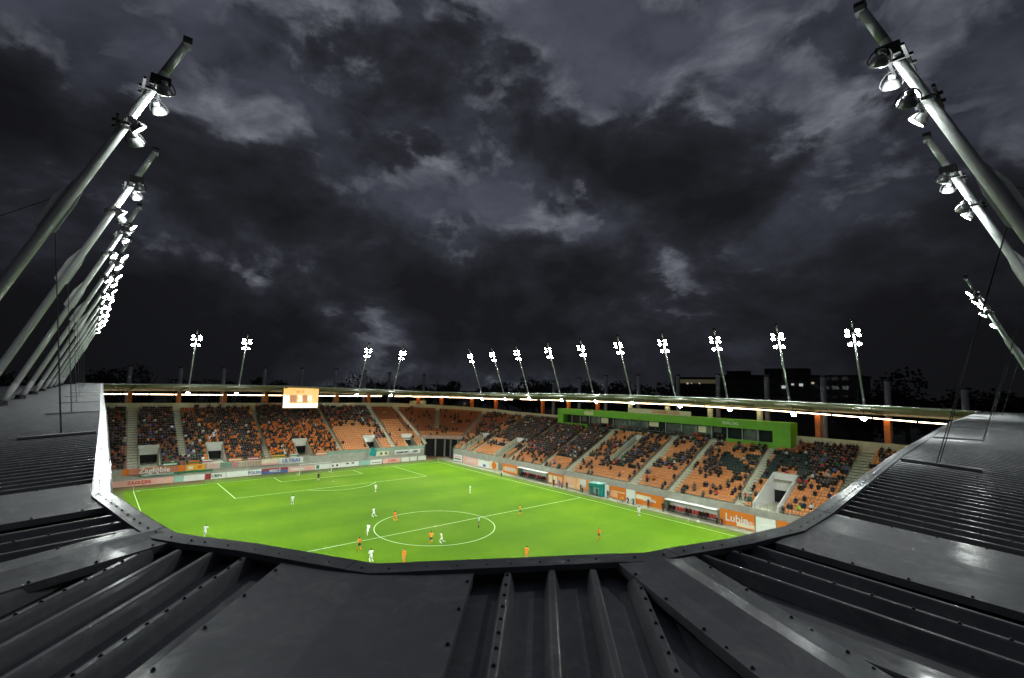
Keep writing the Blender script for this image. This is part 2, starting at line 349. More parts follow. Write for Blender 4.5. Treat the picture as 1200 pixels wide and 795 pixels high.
# gangways: plan segments with half width, and vomitories
aisles = [((-7.5,0.0),(-28,0.2),0.85),((-11,8.7),(-28,8.7),0.6),((-7.5,25.4),(-28,25.5),0.5),((-7.5,43.2),(-28,43.4),0.5),((-7.5,58.6),(-28,59.0),0.7),((-9.3,69.3),(-27.5,68.2),0.6),
          ((-14.5,76.4),(-29.5,85.8),0.55),((-4.1,79.0),(-12.5,95.8),0.55),((6.6,75),(6.2,95.4),0.6),((22.3,75),(21.6,95.4),0.55),((34.4,75),(33.2,95.4),0.6),((42.8,75),(42.0,95.4),1.0),
          ((59.9,75),(59.0,95.4),0.95),((68.4,75),(67.5,95.4),0.7),((80.8,75),(79.5,95.4),0.75),((94.4,75),(94.4,95.4),1.15),((106,75),(106,95.4),0.9),((-7.5,-9),(-28,-9),0.6)]
# vomitories: (side, centre along the stand, half width, depth start, depth end)
voms = [('e',2.8,1.6,0.0,5.6),('e',15.0,1.5,0.0,5.6),('e',34.0,1.6,0.0,5.4),('e',52.8,1.6,0.0,5.4),('e',64.6,1.5,0.0,5.2),
        ('s',0.9+1.6,1.4,0.0,7.7),('s',17.9,1.4,0.0,7.9),('s',51.0,0.9,6.0,15.5),('s',85.0,1.75,0.0,8.7)]
ais = np.array([[*a, *b, h] for a, b, h in aisles])
def segd(p):
    a = ais[:, 0:2]; b = ais[:, 2:4]; ab = b-a; t = np.clip(((p-a)*ab).sum(1)/(ab*ab).sum(1), 0, 1)
    return np.linalg.norm(a+ab*t[:, None]-p, axis=1) - ais[:, 4]
def blocked(x, y, d, ang):
    if A0-2 < ang < A1+2 and d < 5.3: return True
    if (segd(np.array((x, y))) < 0.22).any(): return True
    for s, c, h, d0, d1 in voms:
        q = y if s == 'e' else x
        if (s == 'e') == (ang > 179.9) and (ang > 179.9 or ang < 90.1) and abs(q-c) < h+0.35 and d0-0.1 < d < d1+0.5: return True
    return False
end_stand = thing('end_stand', 'far end stand full of fans above the white advertising boards behind the goal', 'stand')
side_stand = thing('side_stand', 'long side stand of orange seats with a green framed glass box at the back', 'stand')
for root, sel in ((end_stand, lambda p: p[3] >= SPLIT), (side_stand, lambda p: p[3] <= SPLIT)):
    m = MB()
    for i in range(NROW):
        P0 = [p for p in path(i*TREAD,0.2) if sel(p)]; P1 = [p for p in path((i+1)*TREAD,0.2) if sel(p)]
        n = min(len(P0), len(P1)); vs = []; fs = []
        for k in range(n):
            a, b = P0[k], P1[k]
            zl = zrow(i-1, a[2]) if i else zrow(0, a[2])-0.5
            vs += [(a[0],a[1],zl),(a[0],a[1],zrow(i,a[2])),(b[0],b[1],zrow(i,b[2]))]
        for k in range(n-1):
            am = 0.5*(P0[k][3]+P0[k+1][3]); cx = 0.5*(P0[k][0]+P0[k+1][0]); cy = 0.5*(P0[k][1]+P0[k+1][1])
            if A0 < am < A1 and i < 6: continue
            skip = False
            for s_, c, h, d0, d1 in voms:
                q = cy if s_ == 'e' else cx
                if ((s_ == 'e' and cy < YC and cx < -7) or (s_ == 's' and cx > XC and cy > 74)) and abs(q-c) < h and d0-0.3 < i*TREAD < d1-0.3: skip = True
            if skip: continue
            fs += [(3*k,3*k+3,3*k+4,3*k+1),(3*k+1,3*k+4,3*k+5,3*k+2)]
        m.add(vs, fs, M['terrace'])
    m.obj('terrace', root)
    # front wall and top wall
    for nm, d, mat in (('front_wall', -0.4, M['palegrey']), ('back_wall', DMAX+0.3, M['palewall'])):
        for th in (0,):
            P0 = [p for p in path(d) if sel(p)]; P1 = [p for p in path(d+(0.25 if nm == 'back_wall' else 0.39)) if sel(p)]; m = MB()
            for k in range(min(len(P0), len(P1))-1):
                a, b = P0[k], P0[k+1]; a2, b2 = P1[k], P1[k+1]
                if nm == 'front_wall' and A0 < 0.5*(a[3]+b[3]) < A1: continue
                def zz(p):
                    return (-0.1, prof(p[2])[0]+0.12) if nm == 'front_wall' else (zrow(NROW-2, p[2]), zrow(NROW, p[2])+1.45)
                za, zb = zz(a), zz(b)
                m.add([(a[0],a[1],za[0]),(b[0],b[1],zb[0]),(b[0],b[1],zb[1]),(a[0],a[1],za[1]),(a2[0],a2[1],za[0]),(b2[0],b2[1],zb[0]),(b2[0],b2[1],zb[1]),(a2[0],a2[1],za[1])],
                      [(0,1,2,3),(5,4,7,6),(3,2,6,7),(0,3,7,4),(1,5,6,2)], mat)
            m.obj(nm, root)
    # railing above the front wall: glass infill and posts
    P0 = [p for p in path(-0.3) if sel(p)]; m = MB(); mp = MB()
    for k in range(len(P0)-1):
        a, b = P0[k], P0[k+1]
        if A0-1 < 0.5*(a[3]+b[3]) < A1+1: continue
        z = prof(a[2])[0]+0.12
        if root is end_stand and a[1] > 36: m.add([(a[0],a[1],z),(b[0],b[1],z),(b[0],b[1],z+0.85),(a[0],a[1],z+0.85)], [(0,1,2,3)], M['glassrail'])
        else: m.tube((a[0],a[1],z+0.5),(b[0],b[1],z+0.5),0.02,0.02,M['steel'],4,False)
        mp.tube((a[0],a[1],z),(a[0],a[1],z+0.95),0.03,0.03,M['steel'],4); mp.tube((a[0],a[1],z+0.93),(b[0],b[1],z+0.93),0.03,0.03,M['steel'],4,False)
    m.obj('railing_infill', root); mp.obj('handrail', root)
# stairs
def wat(x, y):
    if y < YC: return 0.0, -7.5-x
    if x > XC: return 1.0, y-75
    a = math.degrees(math.atan2(y-YC, x-XC)); return (180-a)/90, math.hypot(x-XC, y-YC)-R0
for a, b, h in aisles:
    av, bv = Vector((*a,0)), Vector((*b,0)); dv = (bv-av); L = dv.length; u = dv/L; nrm = Vector((-u.y,u.x,0)); m = MB()
    w0, d0 = wat(*a); i0 = max(0, int(round(d0/TREAD)))
    for i in range(i0, NROW):
        for hf in (0, 1):
            da = (i+0.5*hf)*TREAD
            t0 = (da-d0)/(DMAX-d0)*L; t1 = ((i+0.5*hf+0.5)*TREAD-d0)/(DMAX-d0)*L
            p0 = av+u*t0; p1 = av+u*t1; ww, _ = wat(*(p0+u*0.1)[:2]); z0, s = prof(ww)
            zt = z0+s*TREAD*(i+0.5*hf)+0.012+0.006
            zb = z0+s*TREAD*(i-1)
            q = [p0-nrm*h, p1-nrm*h, p1+nrm*h, p0+nrm*h]
            m.add([(v.x,v.y,zb) for v in q]+[(v.x,v.y,zt) for v in q], [(4,5,6,7),(0,1,5,4),(1,2,6,5),(2,3,7,6),(3,0,4,7)], M['concrete'])
    if not m.f: continue
    m.obj('stair', end_stand if (a[1] < 80 and a[0] < -5) else side_stand)
# vomitories
for s, c, h, d0, d1 in voms:
    wv = 0.0 if s == 'e' else 1.0; z0, sl = prof(wv)
    zf = z0 + sl*d0; zb = z0+sl*d1
    def P(q, d, z): return (-7.5-d, q, z) if s == 'e' else (q, 75+d, z)
    root = end_stand if s == 'e' else side_stand
    vm = MB(); vs_open = (s == 's' and c == 51.0)
    # parapet walls along both sides (their tops follow the rake), floor, dark opening and white head
    for sg in (-1, 1):
        qa, qb = c+sg*h, c+sg*(h+0.22)
        w8 = [P(qa,d0,zf-0.4),P(qa,d1,zf-0.4),P(qa,d1,zb+0.95),P(qa,d0,zf+0.95),P(qb,d0,zf-0.4),P(qb,d1,zf-0.4),P(qb,d1,zb+0.95),P(qb,d0,zf+0.95)]
        if s == 'e': w8 = [(v[0],v[1],v[2]-(0.55 if j % 4 > 1 else 0)) for j,v in enumerate(w8)]
        o = MB().add(w8, [(0,1,2,3),(5,4,7,6),(3,2,6,7),(0,3,7,4),(1,5,6,2)], M['terrace' if s == 'e' else ('white' if c == 85.0 else 'concrete')]).obj('parapet', root)
    hd0, hd1 = d1-0.02, d1+0.9
    zl = zf+2.05
    zt = max(zb+1.0, zl+0.75)
    MB().add([P(c-h-0.22,hd0,zl),P(c+h+0.22,hd0,zl),P(c+h+0.22,hd0,zt),P(c-h-0.22,hd0,zt),P(c-h-0.22,hd1,zl),P(c+h+0.22,hd1,zl),P(c+h+0.22,hd1,zt),P(c-h-0.22,hd1,zt)],
             [(0,1,2,3),(5,4,7,6),(3,2,6,7),(0,3,7,4),(1,5,6,2),(0,4,5,1)], M['white']).obj('entrance_lintel', root)
    MB().add([P(c-h-0.2,d0-0.3,zf-0.02),P(c+h+0.2,d0-0.3,zf-0.02),P(c+h+0.2,d1+0.6,zf-0.02),P(c-h-0.2,d1+0.6,zf-0.02)], [(0,1,2,3)], M['concrete']).obj('passage_floor', root)
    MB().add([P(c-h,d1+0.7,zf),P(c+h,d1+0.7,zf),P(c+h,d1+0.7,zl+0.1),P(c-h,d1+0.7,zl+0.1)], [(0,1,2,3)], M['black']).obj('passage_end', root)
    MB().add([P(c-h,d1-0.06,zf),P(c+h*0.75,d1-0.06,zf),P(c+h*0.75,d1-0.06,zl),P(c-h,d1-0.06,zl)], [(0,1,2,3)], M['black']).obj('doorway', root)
# orange columns + beams
touch_x = [97-10.6*k for k in range(0, 9)] + [107.6]
end_y = [-0.5, 9.2, 19.3, 29.4, 39.4, 49.3, 59.6]
def column(x, y, z0, z1, mat, root, ry=0.45):
    m = MB(); m.box((x-ry,y-ry,z0),(x+ry,y+ry,z1), mat); m.box((x-ry-0.12,y-ry-0.12,z0-0.01),(x+ry+0.12,y+ry+0.12,z0+0.35), M['concrete']); return m.obj('column', root)
for y in end_y: column(-29.0, y, 12.6, 17.9, M['column'], end_stand)
for a in (160, 145): column(XC+30.4*math.cos(R(a)), YC+30.4*math.sin(R(a)), 12.4, 17.8, M['column'], end_stand)
for a in (125, 108): column(XC+30.4*math.cos(R(a)), YC+30.4*math.sin(R(a)), 12.0, 17.8, M['column'], side_stand)
for x in touch_x:
    vip = 36 < x < 84
    column(x, 97, 11.6, 18.1, M['concrete'] if vip else M['column'], side_stand, 0.42)
# corner tunnel
def arcpt(a, d, z): return (XC+(R0+d)*math.cos(R(a)), YC+(R0+d)*math.sin(R(a)), z)
m = MB(); aa = np.linspace(A0-2, A1+2, 13)
for k in range(12):
    q = [arcpt(aa[k],4.9,5.3),arcpt(aa[k+1],4.9,5.3),arcpt(aa[k+1],4.9,6.3),arcpt(aa[k],4.9,6.3),arcpt(aa[k],5.5,5.3),arcpt(aa[k+1],5.5,5.3),arcpt(aa[k+1],5.5,6.3),arcpt(aa[k],5.5,6.3)]
    m.add(q, [(0,1,2,3),(3,2,6,7),(0,4,5,1)], M['lintel'])
m.obj('tunnel_lintel', end_stand)
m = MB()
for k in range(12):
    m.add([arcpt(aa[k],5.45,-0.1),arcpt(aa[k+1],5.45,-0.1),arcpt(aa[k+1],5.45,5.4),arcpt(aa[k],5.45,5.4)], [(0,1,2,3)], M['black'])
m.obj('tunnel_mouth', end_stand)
for a in (162, 148, 136, 128, 118): 
    x, y, _ = arcpt(a, 4.6, 0); MB().box((x-0.2,y-0.2,-0.1),(x+0.2,y+0.2,5.35), M['steel']).obj('tunnel_post', end_stand)
for a in (A0, A1):
    q0 = arcpt(a,-0.4,0); q1 = arcpt(a,5.0,0); MB().add([(q0[0],q0[1],-0.1),(q1[0],q1[1],-0.1),(q1[0],q1[1],6.0),(q0[0],q0[1],3.3)], [(0,1,2,3)], M['glassrail']).obj('tunnel_side_wall', end_stand if a == A1 else side_stand)

# ------------------------------------------------------------------ people
SK = {}
def human(pose, seated=False):
    key = (pose, seated)
    if key in SK: return SK[key]
    J = {}; E = []
    def j(n, p, r, par=None):
        J[n] = (Vector(p), r)
        if par: E.append((par, n))
    def pos(n): return J[n][0]
    lean = {'run':0.10,'run2':0.12,'stand':0.0,'walk':0.03,'sit':0.05,'cheer':0.0,'crouch':0.25,'bend':0.12,'sitlow':0.12,'lean':0.0}[pose]
    if pose in ('sit','cheer2','sitlow'):
        j('pelvis',(0,0,0.52),0.15); j('spine',(0,lean*0.5,0.74),0.145,'pelvis'); j('chest',(0,lean,0.94),0.165,'spine'); j('neck',(0,lean+0.02,1.10),0.06,'chest'); j('head',(0,lean+0.05,1.22),0.095,'neck'); j('crown',(0,lean+0.04,1.32),0.07,'head')
        for s,t in ((-1,'l'),(1,'r')):
            j('hip'+t,(0.09*s,0.05,0.50),0.095,'pelvis'); j('knee'+t,(0.12*s,0.46,0.50),0.075,'hip'+t); j('ank'+t,(0.12*s,0.46,0.10),0.05,'knee'+t); j('toe'+t,(0.13*s,0.62,0.04),0.04,'ank'+t)
            j('sho'+t,(0.19*s,lean,1.02),0.07,'chest'); j('elb'+t,(0.25*s,lean+0.10,0.78),0.055,'sho'+t); j('wri'+t,(0.12*s,lean+0.32,0.68),0.04,'elb'+t)
    else:
        dz = -0.42 if pose == 'crouch' else 0.0; L = lean
        j('pelvis',(0,0,0.95+dz),0.13); j('spine',(0,L*0.5,1.14+dz),0.12,'pelvis'); j('chest',(0,L,1.34+dz),0.15,'spine'); j('neck',(0,L+0.03,1.51+dz),0.06,'chest'); j('head',(0,L+0.06,1.63+dz),0.095,'neck'); j('crown',(0,L+0.05,1.74+dz),0.07,'head')
        leg = {'run':((0.34,0.62,-0.02,0.22),( -0.10,0.50,-0.52,0.42)),'run2':((0.10,0.50,0.12,0.08),(-0.22,0.56,-0.52,0.62)),'walk':((0.16,0.50,0.26,0.09),(-0.06,0.49,-0.24,0.12)),
               'stand':((0.02,0.50,0.0,0.08),(0.02,0.50,0.0,0.08)),'lean':((0.02,0.50,0.05,0.08),(0.10,0.50,0.05,0.08)),'cheer':((0.02,0.50,0.0,0.08),(0.02,0.50,0.0,0.08)),'bend':((0.05,0.5,0.02,0.08),(0.05,0.5,-0.04,0.08)),'crouch':((0.36,0.46,0.20,0.08),(0.30,0.22,-0.10,0.10))}[pose]
        for (s,t),(ky,kz,ay,az) in zip(((-1,'l'),(1,'r')),leg):
            sp = 0.12 if pose in ('stand','bend','cheer') else 0.1
            j('hip'+t,(0.09*s,0.0,0.88+dz),0.10,'pelvis'); j('knee'+t,(sp*s,ky,kz),0.068,'hip'+t); j('ank'+t,(sp*s,ay,az),0.042,'knee'+t); j('toe'+t,(sp*s*1.15,ay+0.15,max(0.03,az-0.05)),0.036,'ank'+t)
        arm = {'run':((-0.16,-0.24,0.06,-0.26),(0.06,-0.26,0.26,-0.16)),'run2':((0.10,-0.24,0.30,-0.14),(-0.18,-0.22,-0.02,-0.30)),'walk':((-0.08,-0.28,-0.02,-0.52),(0.05,-0.28,0.16,-0.50)),
               'stand':((0.0,-0.29,0.04,-0.55),(0.0,-0.29,0.04,-0.55)),'lean':((0.12,-0.26,0.30,-0.20),(0.0,-0.29,0.1,-0.5)),'bend':((0.0,-0.26,0.06,-0.44),(0.0,-0.26,0.06,-0.44)),'cheer':((0.06,0.16,0.10,0.46),(0.06,0.16,0.10,0.46)),'crouch':((0.16,-0.22,0.34,-0.26),(0.16,-0.22,0.34,-0.26))}[pose]
        for (s,t),(ey,ez,wy,wz) in zip(((-1,'l'),(1,'r')),arm):
            sh = Vector((0.20*s, L, 1.44+dz)); out_ = 0.10 if pose != 'stand' else 0.06
            j('sho'+t,sh,0.062,'chest'); j('elb'+t,sh+Vector((out_*s,ey,ez)),0.048,'sho'+t); j('wri'+t,sh+Vector((out_*s*0.9,wy,wz)),0.036,'elb'+t); j('han'+t,sh+Vector((out_*s*0.9,wy,wz))+(Vector((0,wy-ey,wz-ez)).normalized()*0.10),0.038,'wri'+t)
    names = list(J); me = bpy.data.meshes.new('body'); me.from_pydata([J[n][0] for n in names], [(names.index(a),names.index(b)) for a,b in E], [])
    o = bpy.data.objects.new('body', me); C.objects.link(o)
    md = o.modifiers.new('Skin','SKIN'); md.use_smooth_shade = True
    for i,n in enumerate(names):
        r = J[n][1]; sv = me.skin_vertices[0].data[i]; sv.radius = (r, r*0.8 if n in ('chest','spine','pelvis') else r); sv.use_root = (n == 'pelvis')
    if not seated: o.modifiers.new('Sub','SUBSURF').levels = 1
    bpy.context.view_layer.update()
    ev = bpy.data.meshes.new_from_object(o.evaluated_get(bpy.context.evaluated_depsgraph_get()))
    bpy.data.objects.remove(o)
    # part of each face from the nearest bone: 0 top, 1 bottom, 2 skin, 3 sock, 4 boot, 5 hair
    segs = []
    for a,b in E:
        part = 0
        if b in ('head','crown'): part = 2
        elif b.startswith('han'): part = 2
        elif b.startswith('wri'): part = 6
        elif b.startswith('hip'): part = 1
        elif b.startswith('knee'): part = 7
        elif b.startswith('ank'): part = 3
        elif b.startswith('toe'): part = 4
        segs.append((np.array(J[a][0]), np.array(J[b][0]), part))
    hz = J['head'][0]
    v = np.array([q.co[:] for q in ev.vertices]); fl = [tuple(p.vertices) for p in ev.polygons]; parts = []
    pz = J['pelvis'][0].z
    for f in fl:
        c = v[list(f)].mean(0); best = 9; pp = 0; bt = 0
        for a,b,p in segs:
            t = np.clip(np.dot(c-a,b-a)/np.dot(b-a,b-a),0,1); d = np.linalg.norm(a+(b-a)*t-c)
            if d < best: best, pp, bt = d, p, t
        if pp == 0 and c[2] < pz+0.03: pp = 1
        if pp == 7: pp = 1 if bt < 0.55 else 8
        if pp == 2 and c[2] > hz.z-0.1 and (c[2] > hz.z+0.05 or c[1] < hz.y-0.03): pp = 5
        parts.append(pp)
    bpy.data.meshes.remove(ev)
    SK[key] = (v, fl, parts); return SK[key]
PM = {}
def person_mesh(pose, top, bottom, sleeve, sock, boot='dark', hair='hair', knee='skin', seated=False):
    key = (pose, top, bottom, sleeve, sock, boot, hair, knee, seated)
    if key in PM: return PM[key]
    v, f, parts = human(pose, seated)
    mp = {0:top,1:bottom,2:'skin',3:sock,4:boot,5:hair,6:sleeve,8:knee}
    me = bpy.data.meshes.new('person'); me.from_pydata([tuple(q) for q in v], [], f)
    names = []
    for p in parts:
        if mp[p] not in names: names.append(mp[p])
    for n in names: me.materials.append(M[n])
    me.polygons.foreach_set('material_index', [names.index(mp[p]) for p in parts]); me.polygons.foreach_set('use_smooth', [True]*len(f)); me.update()
    PM[key] = me; return me
def player(x, y, rz, kit, pose, label, group='players on the pitch'):
    k = {'w':('kitwhite','kitwhite','skin','kitwhite'),'o':('kitorange','kitorange','skin','kitorange'),'ob':('kitorange','dark','skin','kitorange'),'ref':('mint','dark','skin','dark'),'gk':('dark','dark','dark','kitwhite')}[kit]
    me = person_mesh(pose, k[0], k[1], k[2], k[3], knee='skin')
    o = link('person', me); o.location = (x, y, 0.0); o.rotation_euler = (0,0,R(rz)); o.scale = (1.04,)*3; tag(o, label, 'player' if kit != 'ref' else 'referee', group if kit != 'ref' else None); return o
P_ = [(26.03,36.7,200,'w','walk','player in white kit upright outside the far penalty area, above the centre circle'),
      (37.45,51.61,160,'w','stand','player in white kit alone in the far half, halfway to the far corner'),
      (43.17,28.26,120,'w','run','player in white kit outside the left rim of the centre circle beside an orange opponent'),
      (51.17,23.54,30,'w','run2','player in white kit left of the centre circle beyond the halfway line'),
      (61.21,19.37,80,'w','run','player in white kit closest to the dark roof edge, at the rim bend'),
      (60.44,29.96,140,'w','run','player in white kit at the near side of the centre circle'),
      (8.81,31.51,-90,'gk','stand','goalkeeper in black top and white socks in front of the far goal'),
      (27.37,20.53,90,'w','walk','player in white kit just outside the left corner of the far penalty area'),
      (39.09,5.63,70,'w','run2','player in white kit near the left touchline above the shiny roof corner'),
      (68.05,65.26,40,'w','walk','player in white kit by the far touchline below the orange boards'),
      (56.99,38.94,150,'ref','stand','referee in pale green shirt and black shorts inside the centre circle'),
      (47.08,29.99,100,'o','run','player in all orange kit on the left edge of the centre circle'),
      (59.5,28.85,60,'ob','run2','player in orange shirt with dark shorts inside the near edge of the centre circle'),
      (56.15,20.14,110,'ob','walk','player in orange shirt with black shorts next to the halfway line on the left'),
      (63.55,22.51,200,'o','stand','player in orange kit partly hidden by the roof rim, left of middle'),
      (55.51,48.89,130,'ob','walk','player in orange kit with dark shorts right beside the halfway line past the circle'),
      (72.12,49.22,170,'ob','walk','player in orange kit with black shorts alone in the right half'),
      (71.67,35.33,20,'o','stand','player in orange kit just above the middle of the roof rim')]
for p in P_: player(*p)
def staff(x, y, rz, top, bottom, pose, label, cat='person', z=0.0, group=None):
    o = link('person', person_mesh(pose, top, bottom, top, bottom, knee=bottom)); o.location = (x,y,z); o.rotation_euler = (0,0,R(rz)); tag(o, label, cat, group); return o
staff(26.74,68.9,180,'kitwhite','dark','stand','assistant referee in pale top at the far touchline by the first orange board','assistant referee')
staff(42.18,71.0,190,'dark','dark','stand','person in black standing at the right end of the farther team bench')
staff(43.6,71.3,170,'blue','blue','walk','person in blue tracksuit in front of an orange board')
staff(44.3,71.6,150,'blue','navy','crouch','person in blue top crouching in front of an orange board')
staff(45.9,71.2,180,'dark','dark','stand','person in black standing alone before the pale orange board')
staff(49.24,71.9,170,'dark','grey','lean','person in dark coat leaning towards the white figure on a board')
staff(49.9,71.7,200,'dark','dark','crouch','person in dark clothes crouching left of the teal tent')
staff(53.6,71.8,180,'dark','dark','stand','person in black standing inside the front of the teal tent')
staff(56.38,71.75,180,'brown','navy','stand','person in dark brown jacket right of the teal tent')
staff(60.0,71.9,170,'yellow','brown','crouch','person in yellow vest sitting low in front of the boards')
staff(61.2,71.9,180,'dark','dark','crouch','person in black crouching between two orange boards')
staff(62.3,72.0,190,'dgreen','dark','crouch','person in dark green crouching left of the long orange board')
staff(65.42,72.1,180,'dark','brown','stand','person in black standing in front of the long orange board')
staff(68.59,71.9,180,'dark','dark','stand','person in black standing at the left end of the nearer team bench')
staff(78.4,72.4,190,'dark','dark','crouch','person in black sitting on the paving at the right end of the nearer bench')
staff(79.3,72.3,170,'dark','navy','crouch','person in dark clothes sitting low in front of the lettered orange board')
def raker(x, y):
    wv, d = wat(x, y); z0, s = prof(wv); return z0+s*TREAD*math.floor(d/TREAD)
staff(89.5,76.2,200,'hivis','dark','stand','steward in bright green vest at the foot of the nearest orange seats','steward',z=prof(1)[0]+0.05)
staff(81.3,76.5,180,'red','dark','lean','person in red jacket at the foot of the stairs by the lettered board','person',z=prof(1)[0]+0.4)
staff(80.5,76.4,200,'dark','dark','stand','person in black beside the one in red at the foot of the stairs','person',z=prof(1)[0]+0.4)
staff(82.4,76.0,170,'dgreen','grey','stand','person in green vest right of the one in the red jacket','person',z=prof(1)[0]+0.1)

# ------------------------------------------------------------------ boards
def board(side, q0, q1, z0, z1, face, label, txt=None, tcol='whiteb', tsize=None, extra=None, cat='advertising board', name='advertising_board', off=0.0, lean=0.0):
    c = 0.5*(q0+q1); L = q1-q0
    if side == 's': t = thing(name, label, cat, (c, 72.8+off, 0), 0)
    else: t = thing(name, label, cat, (-4.0+off, c, 0), R(90))
    # local: +x along the board, -y faces the pitch
    MB().box((-L/2,0,z0),(L/2,0.12,z1), M[face]).obj('panel', t)
    MB().box((-L/2-0.03,-0.02,z1+0.002),(L/2+0.03,0.14,z1+0.06), M['steel']).obj('frame', t)
    if z0 > 0.02:
        for sx in (-1,1): MB().box((sx*(L/2-0.3)-0.04,0.04,-0.1),(sx*(L/2-0.3)+0.04,0.1,z0-0.002), M['steel']).obj('foot', t)
    for k,(a,b,c0,c1,col) in enumerate(extra or ()):   # printed fields in fractions of the panel
        MB().box((-L/2+a*L,-0.006-0.002*k,z0+c0*(z1-z0)),(-L/2+b*L,-0.0005,z0+c1*(z1-z0)), M[col]).obj('printed_field', t)
    if txt: lettering(txt, tsize or (z1-z0)*0.6, M[tcol], t, (0,-0.03,0.5*(z0+z1)), (R(90),0,0), 0.02, 1.0)
    return t
board('s',0.6,4.6,0.2,2.0,'whiteb','white framed gate panel right beside the tunnel opening',extra=[(0.1,0.9,0.25,0.45,'grey'),(0.1,0.9,0.6,0.8,'pink')])
board('s',5.2,12.0,0.2,2.0,'pink','pink board with white lettering right of the tunnel',txt='LUBIN',tcol='kitwhite')
board('s',12.2,17.0,0.2,2.0,'whiteb','white board with a blue block, left of the orange disc',extra=[(0.45,0.7,0.1,0.45,'blue')])
t = board('s',17.1,20.6,0.2,2.2,'cream','pale board with a big orange disc between white board and white post',)
MB().tube((0.2,-0.02,1.25),(0.2,-0.10,1.25),0.92,0.92,M['orange'],20).obj('disc', t)
board('s',22.4,28.2,0.15,2.4,'orange','orange board with a pale glowing band left of the farther team bench',txt='KGHM',tcol='kitwhite',tsize=1.3,extra=[(0.03,0.97,0.18,0.62,'paleorange')])
board('s',38.6,43.3,0.15,2.5,'orange','orange board with pale arch shapes just right of the farther team bench',extra=[(0.05,0.30,0.1,0.8,'cream'),(0.36,0.62,0.1,0.8,'cream'),(0.68,0.95,0.1,0.8,'paleorange')])
board('s',43.5,47.0,0.15,2.5,'paleorange','pale orange board with a pink stripe in the middle of the row',extra=[(0.1,0.9,0.1,0.25,'cream'),(0.4,0.6,0.3,0.9,'pink')])
board('s',47.2,50.7,0.15,2.6,'paleorange','pale orange board with a white shape next to the teal tent',extra=[(0.3,0.75,0.35,0.95,'kitwhite'),(0.8,1.0,0.05,0.95,'orange')])
board('s',56.0,59.9,0.15,2.5,'orange','orange board standing right of the teal tent',extra=[(0.05,0.5,0.1,0.5,'paleorange'),(0.1,0.95,0.55,0.62,'cream')])
board('s',62.2,68.2,0.15,2.4,'orange','long orange board with a white wave left of the nearer team bench',txt='Zagłębie',tcol='kitwhite',tsize=0.8,extra=[(0.0,0.55,0.42,0.78,'cream')])
board('s',78.6,84.2,0.15,2.6,'orange','orange board with large white lettering right of the nearer team bench',txt='Lubin',tcol='kitwhite',tsize=1.7,extra=[(0.5,1.0,0.08,0.34,'cream'),(0.7,0.95,0.3,0.52,'pink')])
board('s',84.4,87.3,0.1,2.5,'whiteb','plain white gate below the white walled stand entrance')
board('s',87.5,94.0,0.15,2.6,'orange','plain orange board cut off by the roof rim',extra=[(0.35,1.0,0.1,0.4,'kitwhite')])
board('s',54.8,55.8,0.0,2.5,'whiteb','narrow white wall panel between teal tent and orange board')
board('s',60.0,62.1,0.0,2.5,'whiteb','short white wall panel between two orange boards')
zb0, zb1 = 0.25, 1.45
EB = [(-4.5,6.7,'pink','long pink board with red lettering at the left end of the goal line','ZAGŁĘBIE','red',None),(6.8,8.3,'mint','small mint green board left of the white boards',None,None,None),
      (8.4,12.1,'whiteb','plain white board left of the dark red emblem board',None,None,None),(12.2,16.1,'whiteb','white board with a dark red emblem and grey lettering','LUBIN','navy',[(0.0,0.28,0,1,'dred')]),
      (16.2,20.6,'whiteb','blank white board left of the faint blue lettering',None,None,None),(20.7,23.2,'whiteb','white board with faint blue lettering',"POLSKA",'blue',None),
      (23.3,28.9,'blue','blue and red board with white lettering behind the penalty area','MIEDŹ','kitwhite',[(0,1,0.6,1,'dred')]),(29.0,35.0,'pink','pink board just right of the blue and red board',None,None,[(0.1,0.6,0.3,0.6,'kitwhite')]),
      (35.1,38.8,'whiteb','white board with a dark green crest behind the goal',None,None,[(0.1,0.3,0.15,0.85,'dgreen')]),(38.9,41.4,'whiteb','white board with two small marks right of the goal',None,None,[(0.2,0.35,0.3,0.7,'navy'),(0.6,0.8,0.3,0.7,'navy')]),
      (41.5,46.3,'whiteb','white board with grey dots left of the teal board',None,None,[(0.3,0.45,0.55,0.85,'grey'),(0.6,0.75,0.55,0.85,'grey')]),(46.4,49.4,'mint','teal board below the white and blue flag',None,None,None),
      (49.5,52.7,'whiteb','white board between teal and pink boards near the corner',None,None,[(0.1,0.9,0.3,0.45,'grey')]),(53.2,58.3,'pink','pink board with red lettering near the corner flag','LUBIN','red',None),
      (58.6,61.0,'whiteb','first of three short white boards by the tunnel',None,None,None),(61.3,63.4,'whiteb','short white board between two dark gaps by the tunnel',None,None,None),(63.9,66.4,'whiteb','last short white board before the tunnel opening',None,None,None)]
for q0,q1,f,lb,tx,tcn,ex in EB: board('e',q0,q1,zb0,zb1,f,lb,txt=tx,tcol=tcn or 'whiteb',tsize=0.85,extra=ex)
